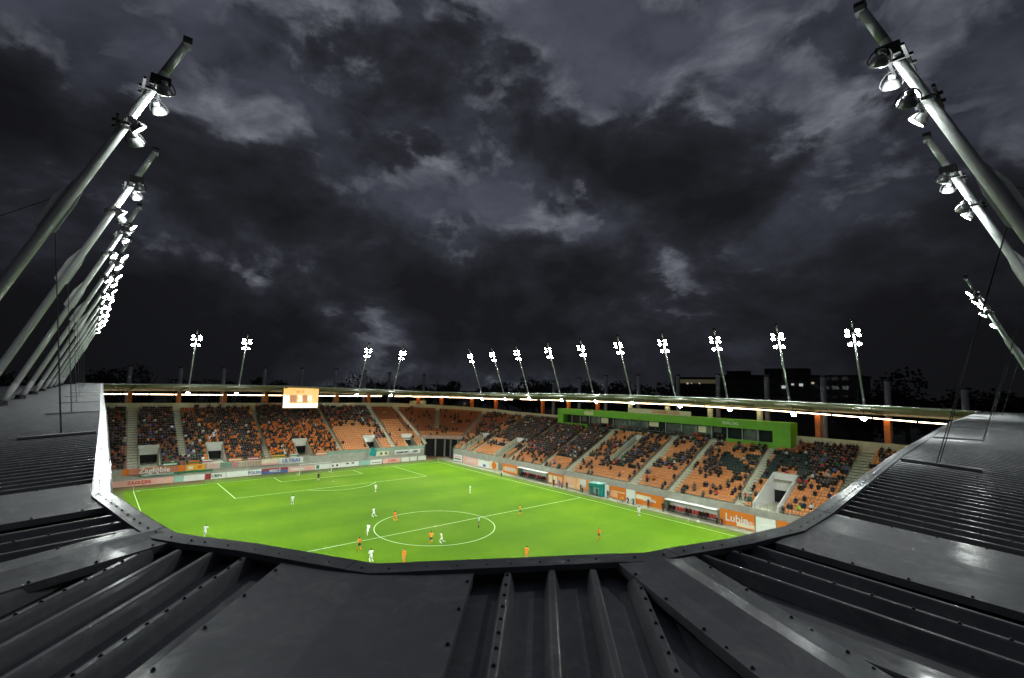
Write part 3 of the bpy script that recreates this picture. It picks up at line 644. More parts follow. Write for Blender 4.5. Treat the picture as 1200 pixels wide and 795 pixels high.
# banners hung on the front wall of the end stand
def banner(q0, q1, z0, z1, face, label, txt=None, tcol='kitwhite', pieces=(), ts=None):
    t = thing('banner', label, 'banner', (-6.95, 0.5*(q0+q1), 0), R(90)); L = q1-q0; n = max(4, int(L*1.5)); m = MB(); vs = []; fs = []
    for i in range(n+1):
        x = -L/2+L*i/n; dy = 0.05*math.sin(i*1.7)+0.03*math.sin(i*0.6); sg = 0.08*abs(math.sin(i*0.9))
        vs += [(x,dy,z0+0.04*math.sin(i*1.1)),(x,dy*0.3,z1-sg),(x,dy+0.02,z0+0.04*math.sin(i*1.1)),(x,dy*0.3+0.02,z1-sg)]
    for i in range(n): o = 4*i; fs += [(o,o+4,o+5,o+1),(o+2,o+3,o+7,o+6),(o+1,o+5,o+7,o+3)]
    m.add(vs, fs, M[face]); m.obj('cloth', t)
    for k,(a,b,c0,c1,col) in enumerate(pieces): MB().box((-L/2+a*L,-0.10-0.003*k,z0+c0*(z1-z0)),(-L/2+b*L,-0.085,z0+c1*(z1-z0)), M[col]).obj('printed_field', t)
    if txt: lettering(txt, ts or (z1-z0)*0.8, M[tcol], t, (0,-0.13,0.5*(z0+z1)), (R(90),0,0), 0.03)
    return t
banner(-1.6,8.9,1.9,3.25,'orange','orange and white banner at the left end of the end stand',txt='Zagłębie',tcol='kitwhite',pieces=[(0.1,0.88,0.05,0.95,'rust')],ts=1.5)
banner(1.2,14.0,1.45,1.95,'dgreen','narrow dark green cloth along the bottom of the left banners',pieces=[(0.02,0.45,0.2,0.8,'mint')])
banner(9.1,12.6,1.95,3.2,'yellow','yellow and orange banner between pink and striped banners',pieces=[(0.1,0.35,0.2,0.7,'cream'),(0.6,0.8,0.3,0.8,'orange')])
dia = [(i/10+0.01*(j%2), i/10+0.06+0.01*(j%2), j/4, j/4+0.22, 'kitwhite') for i in range(10) for j in range(4) if (i+j) % 2 == 0]
banner(12.8,15.4,1.95,3.2,'pink','pink checked banner left of the green one',pieces=dia)
banner(15.5,17.6,1.95,3.2,'dgreen','green and white checked banner between two pink ones',pieces=dia)
banner(17.7,18.9,1.95,3.2,'red','small red and white checked banner left of the pale striped one',pieces=dia)
banner(19.0,23.6,1.85,3.2,'cream','pale banner with thin vertical stripes above the blue lettering board',pieces=[(i/14+0.02,i/14+0.04,0.1,0.9,'dred' if i % 2 else 'grey') for i in range(14)])
banner(23.8,27.6,1.8,3.25,'cream','cream banner above the blue and red board',pieces=[(0,1,0,0.3,'pink')])
banner(27.7,33.2,1.75,3.2,'whiteb','white banner with blue and pink capital letters left of the goal',txt='ULTRAS',tcol='blue',ts=1.2)
banner(52.2,56.2,1.8,3.1,'cream','yellowish banner with green marks near the corner',pieces=[(0.35,0.5,0.3,0.8,'dgreen'),(0.7,0.85,0.3,0.8,'dgreen')])
banner(58.0,62.4,1.8,3.1,'whiteb','white banner with small dark lettering left of the tunnel',txt='ZAGŁĘBIE LUBIN',tcol='navy',ts=0.5)
banner(62.6,66.2,1.8,3.1,'whiteb','last white banner before the tunnel, with dark lettering',txt='LUBIN',tcol='navy',ts=0.6)
def rail_cloth(y, w, col, col2, lb):
    t = thing('banner', lb, 'banner', (-7.08, y, 0), R(90))
    MB().box((-w/2,0,3.2),(w/2,0.03,3.95), M[col]).obj('cloth', t); MB().box((-w/2,-0.02,3.42),(w/2,-0.004,3.68), M[col2]).obj('stripe', t)
for y,w_,c1_,c2_,lb in ((6.2,2.4,'dgreen','kitwhite','small green and white cloth on the rail, first from the left'),(10.4,2.0,'orange','dgreen','orange and green cloth on the rail right of the first stand entrance'),(12.9,1.8,'kitwhite','dred','small white cloth with a dark red stripe on the rail'),(18.3,2.6,'orange','kitwhite','orange and white cloth on the rail above the striped banner'),
    (22.0,2.2,'dred','kitwhite','dark red and white cloth on the rail above the pale striped banner'),(27.6,2.8,'yellow','dgreen','yellow and green cloth on the rail above the cream banner'),(31.0,1.6,'kitwhite','dgreen','small white and green cloth on the rail left of the middle entrance'),(37.6,2.6,'orange','kitwhite','orange cloth on the rail behind the goal')):
    rail_cloth(y,w_,c1_,c2_,lb)
fl = thing('flag', 'white and teal flag on a pole waved above the white board', 'flag', (-5.9, 49.5, 1.4))
MB().tube((0,0,0),(0,1.0,3.2),0.03,0.03,M['white'],6).obj('pole', fl)
MB().add([(0.05,0.3,1.0),(0.05,1.0,3.2),(0.05,2.6,2.2),(0.05,2.3,0.6),(0.07,0.3,1.0),(0.07,1.0,3.2),(0.07,2.6,2.2),(0.07,2.3,0.6)], [(0,1,2,3),(7,6,5,4)], M['teal']).obj('cloth', fl)

# team benches
def bench(x0, x1, label, persons):
    t = thing('team_bench', label, 'team bench', (0.5*(x0+x1),73.6,0)); L = x1-x0
    m = MB(); vs = []; fs = []; pr = [(0.72,0.05),(0.78,1.2),(0.55,1.75),(0.0,2.15),(-0.9,2.25),(-1.25,2.15)]
    for y,z in pr:
        for s in (-1,1): vs.append((s*L/2,y,z))
    for y,z in pr:
        for s in (-1,1): vs.append((s*L/2,y+0.05,z+0.06))
    n = len(pr)
    for k in range(n-1): fs += [(2*k,2*k+1,2*k+3,2*k+2),(2*n+2*k,2*n+2*k+2,2*n+2*k+3,2*n+2*k+1)]
    fs += [(2*n-2,2*n-1,4*n-1,4*n-2)]
    m.add(vs, fs, M['white']); m.obj('canopy', t)
    for s in (-1,1):
        MB().add([(s*L/2,0.72,0.05),(s*L/2,-0.6,0.05),(s*L/2,-1.0,1.6),(s*L/2,-1.2,2.15),(s*L/2,0.0,2.15),(s*L/2,0.55,1.75)], [(0,1,2,3,4,5)], M['glassrail']).obj('side_panel', t)
    MB().box((-L/2,0.6,-0.1),(L/2,0.7,0.05), M['steel']).obj('base_rail', t)
    k = int(L/0.62); sm = MB()
    sm.box((-0.22,-0.05,0.38),(0.22,0.35,0.46), M['red']); sm.box((-0.22,0.33,0.44),(0.22,0.40,1.0), M['red']); sm.box((-0.05,0.05,-0.05),(0.05,0.2,0.38), M['steel']); sme = sm.mesh('seat')
    for i in range(k):
        o = link('seat', sme, t); o.location = (-L/2+0.4+i*(L-0.8)/(k-1),0.1,0)
    for i, kind in persons:
        top, bot = {'d':('dark','dark'),'r':('dred','dark'),'b':('brown','dark'),'g':('grey','navy')}[kind]
        x = 0.5*(x0+x1)-L/2+0.4+i*(L-0.8)/(k-1)
        o = link('person', person_mesh('sit', top, bot, top, bot, knee=bot)); o.location = (x,73.75,0.0); o.rotation_euler = (0,0,R(180+rng.uniform(-15,15)))
        tag(o, 'substitute in %s, on the %s seat from the left of the %s' % ({'d':'black coat','r':'dark red coat','b':'brown coat','g':'grey coat'}[kind], ordw[i], 'farther bench' if x0 < 50 else 'nearer bench'), 'person', 'substitutes on the team benches')
bench(28.5,38.3,'farther team bench with white canopy and a row of substitutes',[(0,'b'),(1,'d'),(2,'r'),(4,'r'),(5,'d'),(6,'b'),(7,'r'),(9,'d'),(10,'r'),(11,'b'),(12,'d')])
bench(68.6,78.3,'nearer team bench with white canopy over red seats',[(0,'d'),(1,'d'),(5,'d'),(6,'b'),(9,'d'),(10,'b'),(11,'d')])
# teal tent
t = thing('tent', 'teal open fronted pitch side tent between two board rows', 'tent', (52.95,72.9,0))
MB().box((-1.75,-0.9,-0.05),(-1.7,0.7,2.3),M['mint']).obj('side_wall', t)
MB().box((1.0,-0.9,-0.05),(1.7,0.7,2.45),M['teal']).obj('side_wall', t)
MB().box((-1.7,0.6,-0.05),(1.0,0.7,2.3),M['mint']).obj('back_wall', t)
MB().add([(-1.8,-1.0,2.3),(1.75,-1.0,2.46),(1.75,0.8,2.52),(-1.8,0.8,2.36),(-1.8,-1.0,2.36),(1.75,-1.0,2.56),(1.75,0.8,2.62),(-1.8,0.8,2.42)], [(3,2,1,0),(4,5,6,7),(0,1,5,4),(1,2,6,5),(3,0,4,7),(2,3,7,6)], M['mint']).obj('roof', t)
MB().box((-1.7,-0.95,1.75),(0.95,-0.9,2.3),M['teal']).obj('valance', t)
# ball and spare ball near the bench
for x,y,lb in ((76.02,70.6,'white football lying on the paving before the nearer bench'),(74.6,70.0,'pale yellow football lying by the technical area line')):
    import bmesh
    bm = bmesh.new(); bmesh.ops.create_icosphere(bm, subdivisions=2, radius=0.13); me = bpy.data.meshes.new('football'); bm.to_mesh(me); bm.free(); me.materials.append(M['kitwhite' if 'white' in lb else 'cream'])
    tag(link('football', me, loc=(x,y,0.13)), lb, 'football')

# ------------------------------------------------------------------ seats
def seatparts(mat):
    m = MB(); m.box((-0.21,-0.02,0.36),(0.21,0.36,0.42), mat); m.box((-0.21,-0.09,0.40),(0.21,-0.02,0.80), mat); m.box((-0.03,0.02,0.0),(0.03,0.12,0.36), M['steel']); return m.mesh('seat')
slots = []   # x, y, z, rz, row, d, ang, w
for i in range(NROW):
    d = (i+0.42)*TREAD
    seg = [(( -7.5-d, -13.8), (-7.5-d, YC), 180.0)]
    y = -13.8
    while y < YC: slots.append((-7.5-d, y, zrow(i,0), -90, i, d, 180.0, 0.0)); y += 0.5
    n = int((R0+d)*math.pi/2/0.5)
    for k in range(1, n):
        a = 180-90*k/n; wv = (180-a)/90; slots.append((XC+(R0+d)*math.cos(R(a)), YC+(R0+d)*math.sin(R(a)), zrow(i,wv), a+90, i, d, a, wv))
    x = XC
    while x < 112: slots.append((x, 75+d, zrow(i,1), 180, i, d, 90.0, 1.0)); x += 0.5
slots = [s for s in slots if not blocked(s[0], s[1], s[5], s[6])]
# (the camera never sees the places under the near roof edge, x beyond 100 on the lowest rows)
def vipblock(s): return s[7] == 1.0 and 21.5 < s[0] < 83.8 and s[4] >= 21
slots = [s for s in slots if not vipblock(s)]
SM = {'o':seatparts(M['seat']),'r':seatparts(M['seat_shaded']),'d':seatparts(M['seat_dark'])}
def seatkind(s):  # upper, corner and left rows take the orange darkened for shade
    x, y, z, rz, i, d, a, wv = s
    if wv == 1.0:
        if 81.3 < x < 88.5 and 9 <= i <= 19 and not (83.2 < x < 86.4 and 11 <= i <= 13): return 'd'
        if 72 < x < 79.5 and 9 <= i <= 16 and (x*0.8+i) % 7 < 4.5 and i > 10-(79-x): return 'd'
        if 88.5 < x < 92 and i == 15: return 'd'
        if 82 < x < 94 and i > 19: return 'r'
        return 'o'
    if wv > 0: return 'r' if i > 8 else 'o'
    return 'r' if i > 15 or y < 9 else 'o'
def dist(s): return (Vector(s[:3])-CAM).length
def visible(s):   # below the line of the near roof rim as seen from the camera
    if s[7] == 1.0 and s[0] > 99 - (s[5]-0)*0.0 and s[5] < 12: return False
    return True
order = sorted([s for s in slots if s[7] == 1.0 and s[0] < 94 and s[1] > 75+max(0,(s[0]-85)*1.15)], key=dist)
near_ids = set(id(s) for s in order[:300])
for s in order[:300]:
    o = link('seat', SM[seatkind(s)], side_stand); o.location = s[:3]; o.rotation_euler = (0,0,R(s[3]))
def instance_bulk(name, items, parent, mats_lookup):
    # items: (mesh key, x, y, z, rz, scale)
    Vs = []; Fs = []; Ms = []; off = 0; mats = []
    cache = {}
    for key, x, y, z, rz, scl in items:
        if key not in cache:
            me = mats_lookup(key); v, t, mi = quadmesh(me); mm = []
            for m_ in me.materials:
                if m_ not in mats: mats.append(m_)
                mm.append(mats.index(m_))
            cache[key] = (v, t, np.array(mm)[mi])
        v, t, mi = cache[key]; c, s_ = math.cos(R(rz)), math.sin(R(rz))
        V = v*scl; V = np.stack([V[:,0]*c-V[:,1]*s_+x, V[:,0]*s_+V[:,1]*c+y, V[:,2]+z], 1)
        Vs.append(V); Fs.append(t+off); Ms.append(mi); off += len(V)
    return bulk(name, np.concatenate(Vs), np.concatenate(Fs), np.concatenate(Ms), mats, parent)
rest = [s for s in slots if id(s) not in near_ids]
for root, sel in ((end_stand, lambda s: s[6] > SPLIT), (side_stand, lambda s: s[6] <= SPLIT)):
    instance_bulk('seats', [(seatkind(s), s[0], s[1], s[2], s[3], 1.0) for s in rest if sel(s)], root, lambda k: SM[k])

# ------------------------------------------------------------------ spectators
from mathutils import noise as mnoise
def dens(s):
    x, y, z, rz, i, d, a, wv = s
    nn = mnoise.noise(Vector((x*0.35, y*0.35, 3.3)))
    if wv == 0.0:
        if y < 9: return 0.80 + 0.5*nn if i > 7 else 0.5
        if y < 24.5: return 0.90 + 0.4*nn if i < 19 else 0.30+0.5*nn
        if y < 42.8: return 0.96 if i > 2 else 0.6
        if y < 47.5: return 0.75 if i > 12 else (0.03 if i < 12 else 0.3)
        if y < 58: return (0.75 if i > 15 else (0.6+nn if y > 55 and i > 5 else (0.45+nn if i > 12 else 0.015)))
        return 0.02+0.15*max(0,nn)
    if wv < 1.0:
        if a < 110: return 0.25+0.8*nn
        return 0.02+0.35*max(0,nn)
    if x < 6: return 0.35+0.9*nn if i > 5 else 0.04
    if x < 22: return 0.93 if i > 8 else (0.5+nn if i > 4 else 0.05)
    if x < 34: return 0.92 if i > 6 else (0.55 if i > 3 else 0.15)
    if x < 42: return 0.90 if i > 4 else 0.25
    if x < 51: return (0.55+0.9*nn if i > 6 else 0.20+0.3*nn) if not (44 < x < 49 and 14 < i < 20) else 0.1
    if x < 59.5: return 0.62+0.9*nn if i > 4 else 0.10
    if x < 68: return 0.50+1.0*nn if i > 6 else 0.08
    if x < 80: return 0.34+1.0*nn if i > 6 else 0.10+0.4*nn
    if x < 93.5:
        return 0.75+0.5*nn if (i > 14 and x > 86) else (0.62 if (x > 88 and i > 9) else 0.09+0.35*max(0,nn))
    return 0.2
people = [s for s in slots if rng.rand() < dens(s)]
# standing fans on the very top of the end stand
def clothes(s):
    x, y, z, rz, i, d, a, wv = s; r = rng.rand()
    if wv == 0.0 and 12 < y < 46:
        po = 0.5 if (y > 24 and i < 16) else (0.3 if i < 10 else 0.1)
        if r < po: return 'orange' if rng.rand() < 0.6 else 'kitorange'
        if r < po+0.02: return 'kitwhite'
        if r < po+0.04: return 'dgreen'
        return ('dark','dark','navy','brown')[rng.randint(4)]
    if r < 0.03: return 'lightcoat'
    if r < 0.055: return 'red'
    if r < 0.075: return 'dgreen'
    if r < 0.095: return 'blue'
    if r < 0.12: return 'orange'
    return ('dark','dark','dark','navy','brown','grey')[rng.randint(6)]
def smesh(key):
    top, pose, hr = key
    return person_mesh(pose, top, 'jeans' if top in ('navy','lightcoat','red') else 'dark', top, 'dark', hair=hr, knee='dark', seated=True)
items = []
for s in people:
    stand_ = s[7] == 0.0 and 10 < s[1] < 46 and rng.rand() < 0.75
    top = clothes(s); pose = ('cheer' if rng.rand() < 0.25 else 'stand') if stand_ else ('sit' if rng.rand() < 0.6 else 'sitlow')
    hr = ('hair','hair','dark','grey','orange' if stand_ else 'brown')[rng.randint(5)]
    q = (s[0]+rng.uniform(-0.05,0.05), s[1]+rng.uniform(-0.05,0.05), s[2])
    rz = s[3]+rng.uniform(-22,22); items.append((s, (top, pose, hr), q, rz))
items.sort(key=lambda it: dist(it[0]))
def in_view(it):
    s = it[0]; return s[7] == 1.0 and s[0] < 94.5 and s[1] > 75+max(0,(s[0]-85)*1.15)
near = [it for it in items if in_view(it)][:300]; nid = set(id(it) for it in near)
cname = {'dark':'spectator in black','navy':'spectator in navy','brown':'spectator in brown','grey':'spectator in grey','lightcoat':'spectator in pale','red':'spectator in red','dgreen':'spectator in green','blue':'spectator in blue','orange':'spectator in orange','kitorange':'spectator in orange','kitwhite':'spectator in white'}
def blockname(x):
    if x < 51: return 'left block'
    if x < 59.5: return 'block left of the wide stairs'
    if x < 68: return 'narrow block'
    if x < 80.6: return 'block under the box end'
    return 'rightmost block'
rank = {}
for it in sorted([it for it in items if it[0][7] == 1.0], key=lambda it: it[0][0]):
    kk = (blockname(it[0][0]), it[0][4]); rank.setdefault(kk, []).append(id(it))
for it in near:
    s, key, q, rz = it
    o = link('spectator', smesh(key)); o.name = 'person'; o.location = q; o.rotation_euler = (0,0,R(rz))
    b = blockname(s[0]); k = rank[(b, s[4])].index(id(it)); b = b.replace('block left of the wide stairs','wide middle block').replace('block under the box end','block under box end')
    tag(o, '%s, %s from left in %s row of %s' % (cname[key[0]], ordw[k] if k < 35 else 'last', ordw[s[4]], b), 'spectator', 'spectators seated in the side stand')
far_ = [(key, q[0], q[1], q[2], rz, 1.0) for it in items if id(it) not in nid for (s, key, q, rz) in (it,)]
cr = instance_bulk('crowd', far_, None, smesh); tag(cr, 'crowd of fans in dark and orange clothes filling the farther blocks of both stands', 'crowd')

# ------------------------------------------------------------------ green framed box on the side stand
vb = thing('glass_box', 'long glazed viewing box with bright green frame at the back of the side stand', 'viewing box', (0,92.9,0))
def gb(x0, x1, z0, z1, nm='green_frame', y0=0.0, y1=3.8, mat='green'): return MB().box((x0,y0,z0),(x1,y1,z1), M[mat]).obj(nm, vb)
# top band falls slightly with the stand; built as one long fascia
MB().add([(22.4,0,14.55),(82.9,0,14.55),(82.9,0,16.3),(22.4,0,16.0),(22.4,3.8,14.55),(82.9,3.8,14.55),(82.9,3.8,16.3),(22.4,3.8,16.0)], [(0,1,2,3),(5,4,7,6),(3,2,6,7),(0,4,5,1),(0,3,7,4),(1,5,6,2)], M['green']).obj('green_fascia', vb)
gb(22.4,24.6,10.9,14.548); gb(79.7,82.9,10.9,14.548)
gb(24.602,33.2,10.9,12.3,'green_parapet',0.004,0.3); gb(70.5,79.698,10.9,12.3,'green_parapet',0.004,0.3)
gx = [24.62,27,30,33.2,36.5,41,46,51,56,60,63.5,67,70.4,73.5,76.6,79.68]
for k in range(len(gx)-1):
    MB().box((gx[k]+0.02,1.6,10.9),(gx[k+1]-0.02,1.7,14.54), M['glass' if k in (0,1,2,4,7,11,12,14) else 'pale_glazing']).obj('glass_pane', vb)
    if k not in (0,1,12,13,14): MB().box((gx[k]+0.2,1.5,12.9+0.3*(k % 2)),(gx[k]+0.55*(gx[k+1]-gx[k]),1.56,14.3), M[('pale_glazing','cream','grey')[k % 3]]).obj('blind', vb)
for x in (27,30,33.2,36.5,41,46,51,56,60,63.5,67,70.4,73.5,76.6): MB().box((x-0.09,0.9,11.4),(x+0.09,1.02,14.54), M['steel']).obj('mullion', vb)
MB().box((33.3,0.3,10.8),(70.4,1.5,11.6), M['concrete']).obj('floor_slab', vb)
MB().box((60.0,0.0,11.3),(66.6,0.12,12.05), M['column']).obj('orange_balcony', vb)
MB().box((40,0.05,12.3),(60,0.1,12.36), M['steel']).obj('handrail', vb)
lettering('DIALOG', 0.9, M['kitwhite'], vb, (71.5,-0.03,15.45), (R(90),0,0)); MB().box((32.2,-0.02,14.85),(35.2,-0.004,15.75), M['cream']).obj('sign_plate', vb)
t = thing('sign', 'white sign with orange lettering on top of the green box', 'sign', (55.0,93.4,16.2))
MB().box((-8.5,0,0),(7.5,0.15,1.1), M['cream']).obj('panel', t); lettering('ZAGŁĘBIE LUBIN', 0.95, M['orange'], t, (1.2,-0.03,0.55), (R(90),0,0))
for i in range(34):
    x = 34.2+1.07*i+rng.uniform(-0.2,0.2)
    if rng.rand() < 0.25: continue
    tp = ('dark','dark','navy','brown','grey','red')[rng.randint(6)]
    o = link('person', person_mesh('sit', tp, 'dark', tp, 'dark', hair='hair', knee='dark', seated=True)); o.location = (x, 93.75, 11.6); o.rotation_euler = (0,0,R(180+rng.uniform(-20,20)))
    tag(o, '%s on the balcony of the green box, %s place from the left' % (cname[tp], ordw[i]), 'spectator', 'spectators on the balcony of the green box')
# video / score board
M['screen'] = emit('screen_amber', (1.0, 0.50, 0.13), 0.95, True); M['screenw'] = emit('screen_white', (1.0, 0.9, 0.75), 1.3); M['screend'] = emit('screen_orange', (0.9, 0.22, 0.02), 0.45)
sb = thing('scoreboard', 'glowing amber scoreboard hanging under the roof rim of the end stand', 'scoreboard', (-12.4,33.45,17.4), R(90))
MB().box((-4.5,0.02,-2.75),(4.5,0.5,2.6), M['darksteel']).obj('cabinet', sb)
MB().box((-4.35,-0.02,-2.6),(4.35,0.0,2.5), M['screen']).obj('screen', sb)
for a,b,c,d_,mt in ((-4.3,4.3,-2.55,-1.45,'screenw'),(-4.3,-2.9,-1.3,0.6,'screenw'),(-2.7,-1.1,-1.2,0.7,'screend'),(0.3,1.5,-1.2,0.7,'screend')): MB().box((a,-0.04,c),(b,-0.03,d_), M[mt]).obj('screen_field', sb)
M['digit'] = plain('screen_digit_dark', (0.25,0.10,0.02), 0.6)
lettering('2', 2.1, M['screenw'], sb, (-0.35,-0.06,-0.25), (R(90),0,0), 0.05); lettering('0', 2.1, M['screenw'], sb, (2.2,-0.06,-0.25), (R(90),0,0), 0.05)
lettering('65:12', 0.9, M['digit'], sb, (-0.3,-0.05,1.55), (R(90),0,0), 0.0)
for s_ in (-3,3): MB().tube((s_,0.25,2.6),(s_,0.25,2.95),0.06,0.06,M['darksteel'],6).obj('hanger', sb)
# hung sponsor panels on the back wall near the corner
for a, lb, fc in ((151,'cream','cream'),(131,'grey','grey')):
    pass
for (x,y,rz,L,fc,lb,tx) in ((-27.2,76.5,R(110),8.5,'cream','cream panel with dark lettering on the corner back wall','LUBIN'),(-18.5,89.6,R(138),9.0,'grey','grey panel with pale lettering on the corner back wall beside the cream one','POLSKA MIEDZ')):
    t = thing('wall_panel', lb, 'sign', (x,y,15.4), rz); MB().box((-L/2,-0.1,-0.7),(L/2,0,0.7), M[fc]).obj('panel', t); lettering(tx,0.8,M['navy' if fc == 'cream' else 'cream'],t,(0,-0.12,0),(R(90),0,0))

# ------------------------------------------------------------------ roof ring
roof = thing('stadium_roof', 'dark ribbed metal stadium roof sweeping round the pitch opening', 'roof')
SL = 0.07
# far part: rim polyline (pitch side) with heights, outer edge 24 m behind
far = [((-10,-10),20.1,(-34,-32)),((-10,-6),20.08,(-34,-6)),((-10,10),20.3,(-34,10)),((-10,30),20.42,(-34,30)),((-10,50),20.0,(-34,50)),((-10,64),19.72,(-34,68)),((-6,71.5),19.62,(-24,90)),((2,75.6),19.68,(-2,99.6)),
       ((20,75.6),20.02,(20,99.6)),((40,75.6),20.46,(40,99.6)),((60,75.6),20.74,(60,99.6)),((80,75.6),20.74,(80,99.6)),((95,75.6),20.56,(95,99.6)),((107,75.6),20.4,(107,99.6)),((110.6,75.6),20.3,(134,99.6))]
top = MB(); und = MB(); rim = MB()
for (p,z,q),(p2,z2,q2) in zip(far[:-1], far[1:]):
    zo, zo2 = z-SL*24, z2-SL*24
    n = 12
    for k in range(n):
        a, b = k/n, (k+1)/n
        def L2(u, v, t): return (u[0]+(v[0]-u[0])*t, u[1]+(v[1]-u[1])*t)
        ra, rb, oa, ob = L2(p,p2,a), L2(p,p2,b), L2(q,q2,a), L2(q,q2,b)
        za, zb_, zoa, zob = z+(z2-z)*a, z+(z2-z)*b, zo+(zo2-zo)*a, zo+(zo2-zo)*b
        top.add([(*ra,za),(*rb,zb_),(*ob,zob),(*oa,zoa)], [(0,1,2,3)], M['roof'])
        def uz(zr_, t): return zr_-0.30 - t*1.6
        for t0, t1 in ((0,0.5),(0.5,1)):
            A, B, Cc, D = L2(ra,oa,t0), L2(rb,ob,t0), L2(rb,ob,t1), L2(ra,oa,t1)
            und.add([(*A,uz(za,t0)),(*B,uz(zb_,t0)),(*Cc,uz(zb_,t1)-0.25*t1),(*D,uz(za,t1)-0.25*t1)], [(3,2,1,0)], M['roofunder'])
        rim.tube((*ra,za-0.10),(*rb,zb_-0.10),0.17,0.17,M['steel'],6,False)
top.obj('top_sheet', roof); und.obj('underside', roof); rim.obj('rim_tube', roof)
# roof beams (each cantilever) under the far parts
def rimz(x, y):
    if x < -8 and y < 64: return np.interp(y, [-10,10,30,50,64],[20.1,20.3,20.42,20.0,19.72])
    return np.interp(x, [2,20,40,60,80,95,107],[19.68,20.02,20.46,20.74,20.74,20.56,20.4])
def beam(p, q, z):
    m = MB(); d = Vector((q[0]-p[0], q[1]-p[1], 0)); u = d.normalized(); n = Vector((-u.y,u.x,0))*0.12
    P0 = Vector((p[0],p[1],0)); P1 = Vector((q[0],q[1],0))
    v = []
    for P_1, zt, zb_ in ((P0,z-0.32,z-0.55),(P1,z-1.80,z-2.12)):
        for s in (-1,1): v += [P_1+n*s+Vector((0,0,zt)), P_1+n*s+Vector((0,0,zb_))]
    m.add(v, [(0,1,5,4),(3,2,6,7),(1,3,7,5),(0,4,6,2),(0,2,3,1)], M['roofunder']); m.obj('roof_beam', roof)
for y in [-0.5,9.2,19.3,29.4,39.4,49.3,59.6]: beam((-10.2,y),(-31,y),rimz(-10,y))
for x in [12.2+10.6*k for k in range(9)]+[107.6]: beam((x,75.8),(x,97.5),rimz(x,75))
for (x,y) in ((-8.5,67.5),(-4,72.6),(0.5,74.9)): 
    v = Vector((x-6,y-60,0)).normalized(); a = math.atan2(y-YC,x-XC-3)
    beam((x,y),(x+21*math.cos(a),y+21*math.sin(a)),19.68)
# hangers at the rim
m = MB()
for x in np.arange(4,107,5.3): m.tube((x,75.9,rimz(x,75)-0.2),(x,75.9,rimz(x,75)-1.0),0.05,0.05,M['steel'],5)
for y in np.arange(-4,64,5.0): m.tube((-10.2,y,rimz(-10,y)-0.2),(-10.2,y,rimz(-10,y)-0.95),0.05,0.05,M['steel'],5)
m.obj('rim_hangers', roof, kind='stuff')
# strip lights under the back of the roof
def strip(x0, y0, x1, y1, z, z2, lb):
    m = MB(); a = Vector((x0,y0,z)); b = Vector((x1,y1,z2)); m.tube(a, b, 0.085, 0.085, M['strip'], 6); o = m.obj('strip_light'); tag(o, lb, 'strip light', 'strip lights under the roof of the %s' % ('end stand' if 'end stand' in lb else 'side stand' if 'side' in lb else 'corner'))
sx = np.arange(3, 108.5, 6.15)
sz = lambda x: float(np.interp(x, [-1,34,59,78,92,105],[17.75,18.4,18.6,18.45,18.1,17.65]))
for x in sx: strip(x,96.0,x+5.85,96.0,sz(x),sz(x+5.85),'warm strip light under the side stand roof, %s counted from the corner' % ordw[int(round((x-3)/6.15))])
for y in np.arange(-12,62,5.1): strip(-29.5,y,-29.5,y+4.85,17.45,17.45,'warm strip light under the end stand roof, %s from the left' % ordw[int(round((y+12)/5.1))])
pa = [arcpt(a, 20.6, 17.5) for a in np.linspace(176,93,8)]
for k_,(a,b) in enumerate(zip(pa[:-1],pa[1:])):
    A = Vector(a); B = Vector(b); strip(*(A+(B-A)*0.02)[:2], *(A+(B-A)*0.98)[:2], 17.5, 17.6, 'warm strip light round the back of the corner roof, %s from the left' % ordw[k_])

# ------------------------------------------------------------------ near roof: three planes meeting in two hips
NX, NY, NC = 0.719, -0.695, 85.484
def zr_left(x): return float(np.interp(x, [-14,40,90,112],[20.06,20.28,20.2,20.2]))
def zr_right(y): return float(np.interp(y, [-4,10,40,76],[20.2,20.2,20.35,20.3]))
def T(x, y):
    dl, dr, dc = -7.6-y, x-115.0, NX*x+NY*y-NC
    d = max(0, dl, dr, dc)
    base = 20.2
    if d == dl and x < 111: base = zr_left(x)
    elif d == dr and y > 0: base = zr_right(y)
    return base - SL*d
rimL = [(-14,-5.85),(-10,-5.9),(20,-6.4),(60,-7.0),(91.6,-7.42),(104,-7.62),(109.12,-7.71),(110.86,-7.43),(111.55,-7.29)]
rimC = [(111.55,-7.29),(112.37,-6.75),(113.45,-6.06),(114.01,-5.19),(114.74,-3.96)]
rimR = [(114.74,-3.96),(115.05,-2.75),(115.2,-1.74),(115.15,-0.55),(114.85,2.8),(114.32,8.61),(113.5,20),(112.35,35.46),(111.3,58),(110.6,76),(110.4,84)]
RH = 0.125     # rib height
def zT(x, y, o=0.0): return (x, y, T(x,y)+o)
def hip1(y): return ((-7.6+NC+y*(-1-NY))/NX, y)      # where the left and corner planes meet
def hip2(y): return ((115.0-NC+NY*y)/(1-NX), y)     # where the corner and right planes meet
H1 = hip1(-7.36); H1d = (Vector(hip1(-31.5))-Vector(H1)).normalized(); H2 = hip2(-4.0); H2d = (Vector(hip2(-14))-Vector(H2)).normalized()
def yrim(x): return float(np.interp(x, [p[0] for p in rimL], [p[1] for p in rimL]))
def xrim(y): return float(np.interp(y, [p[1] for p in rimR], [p[0] for p in rimR]))
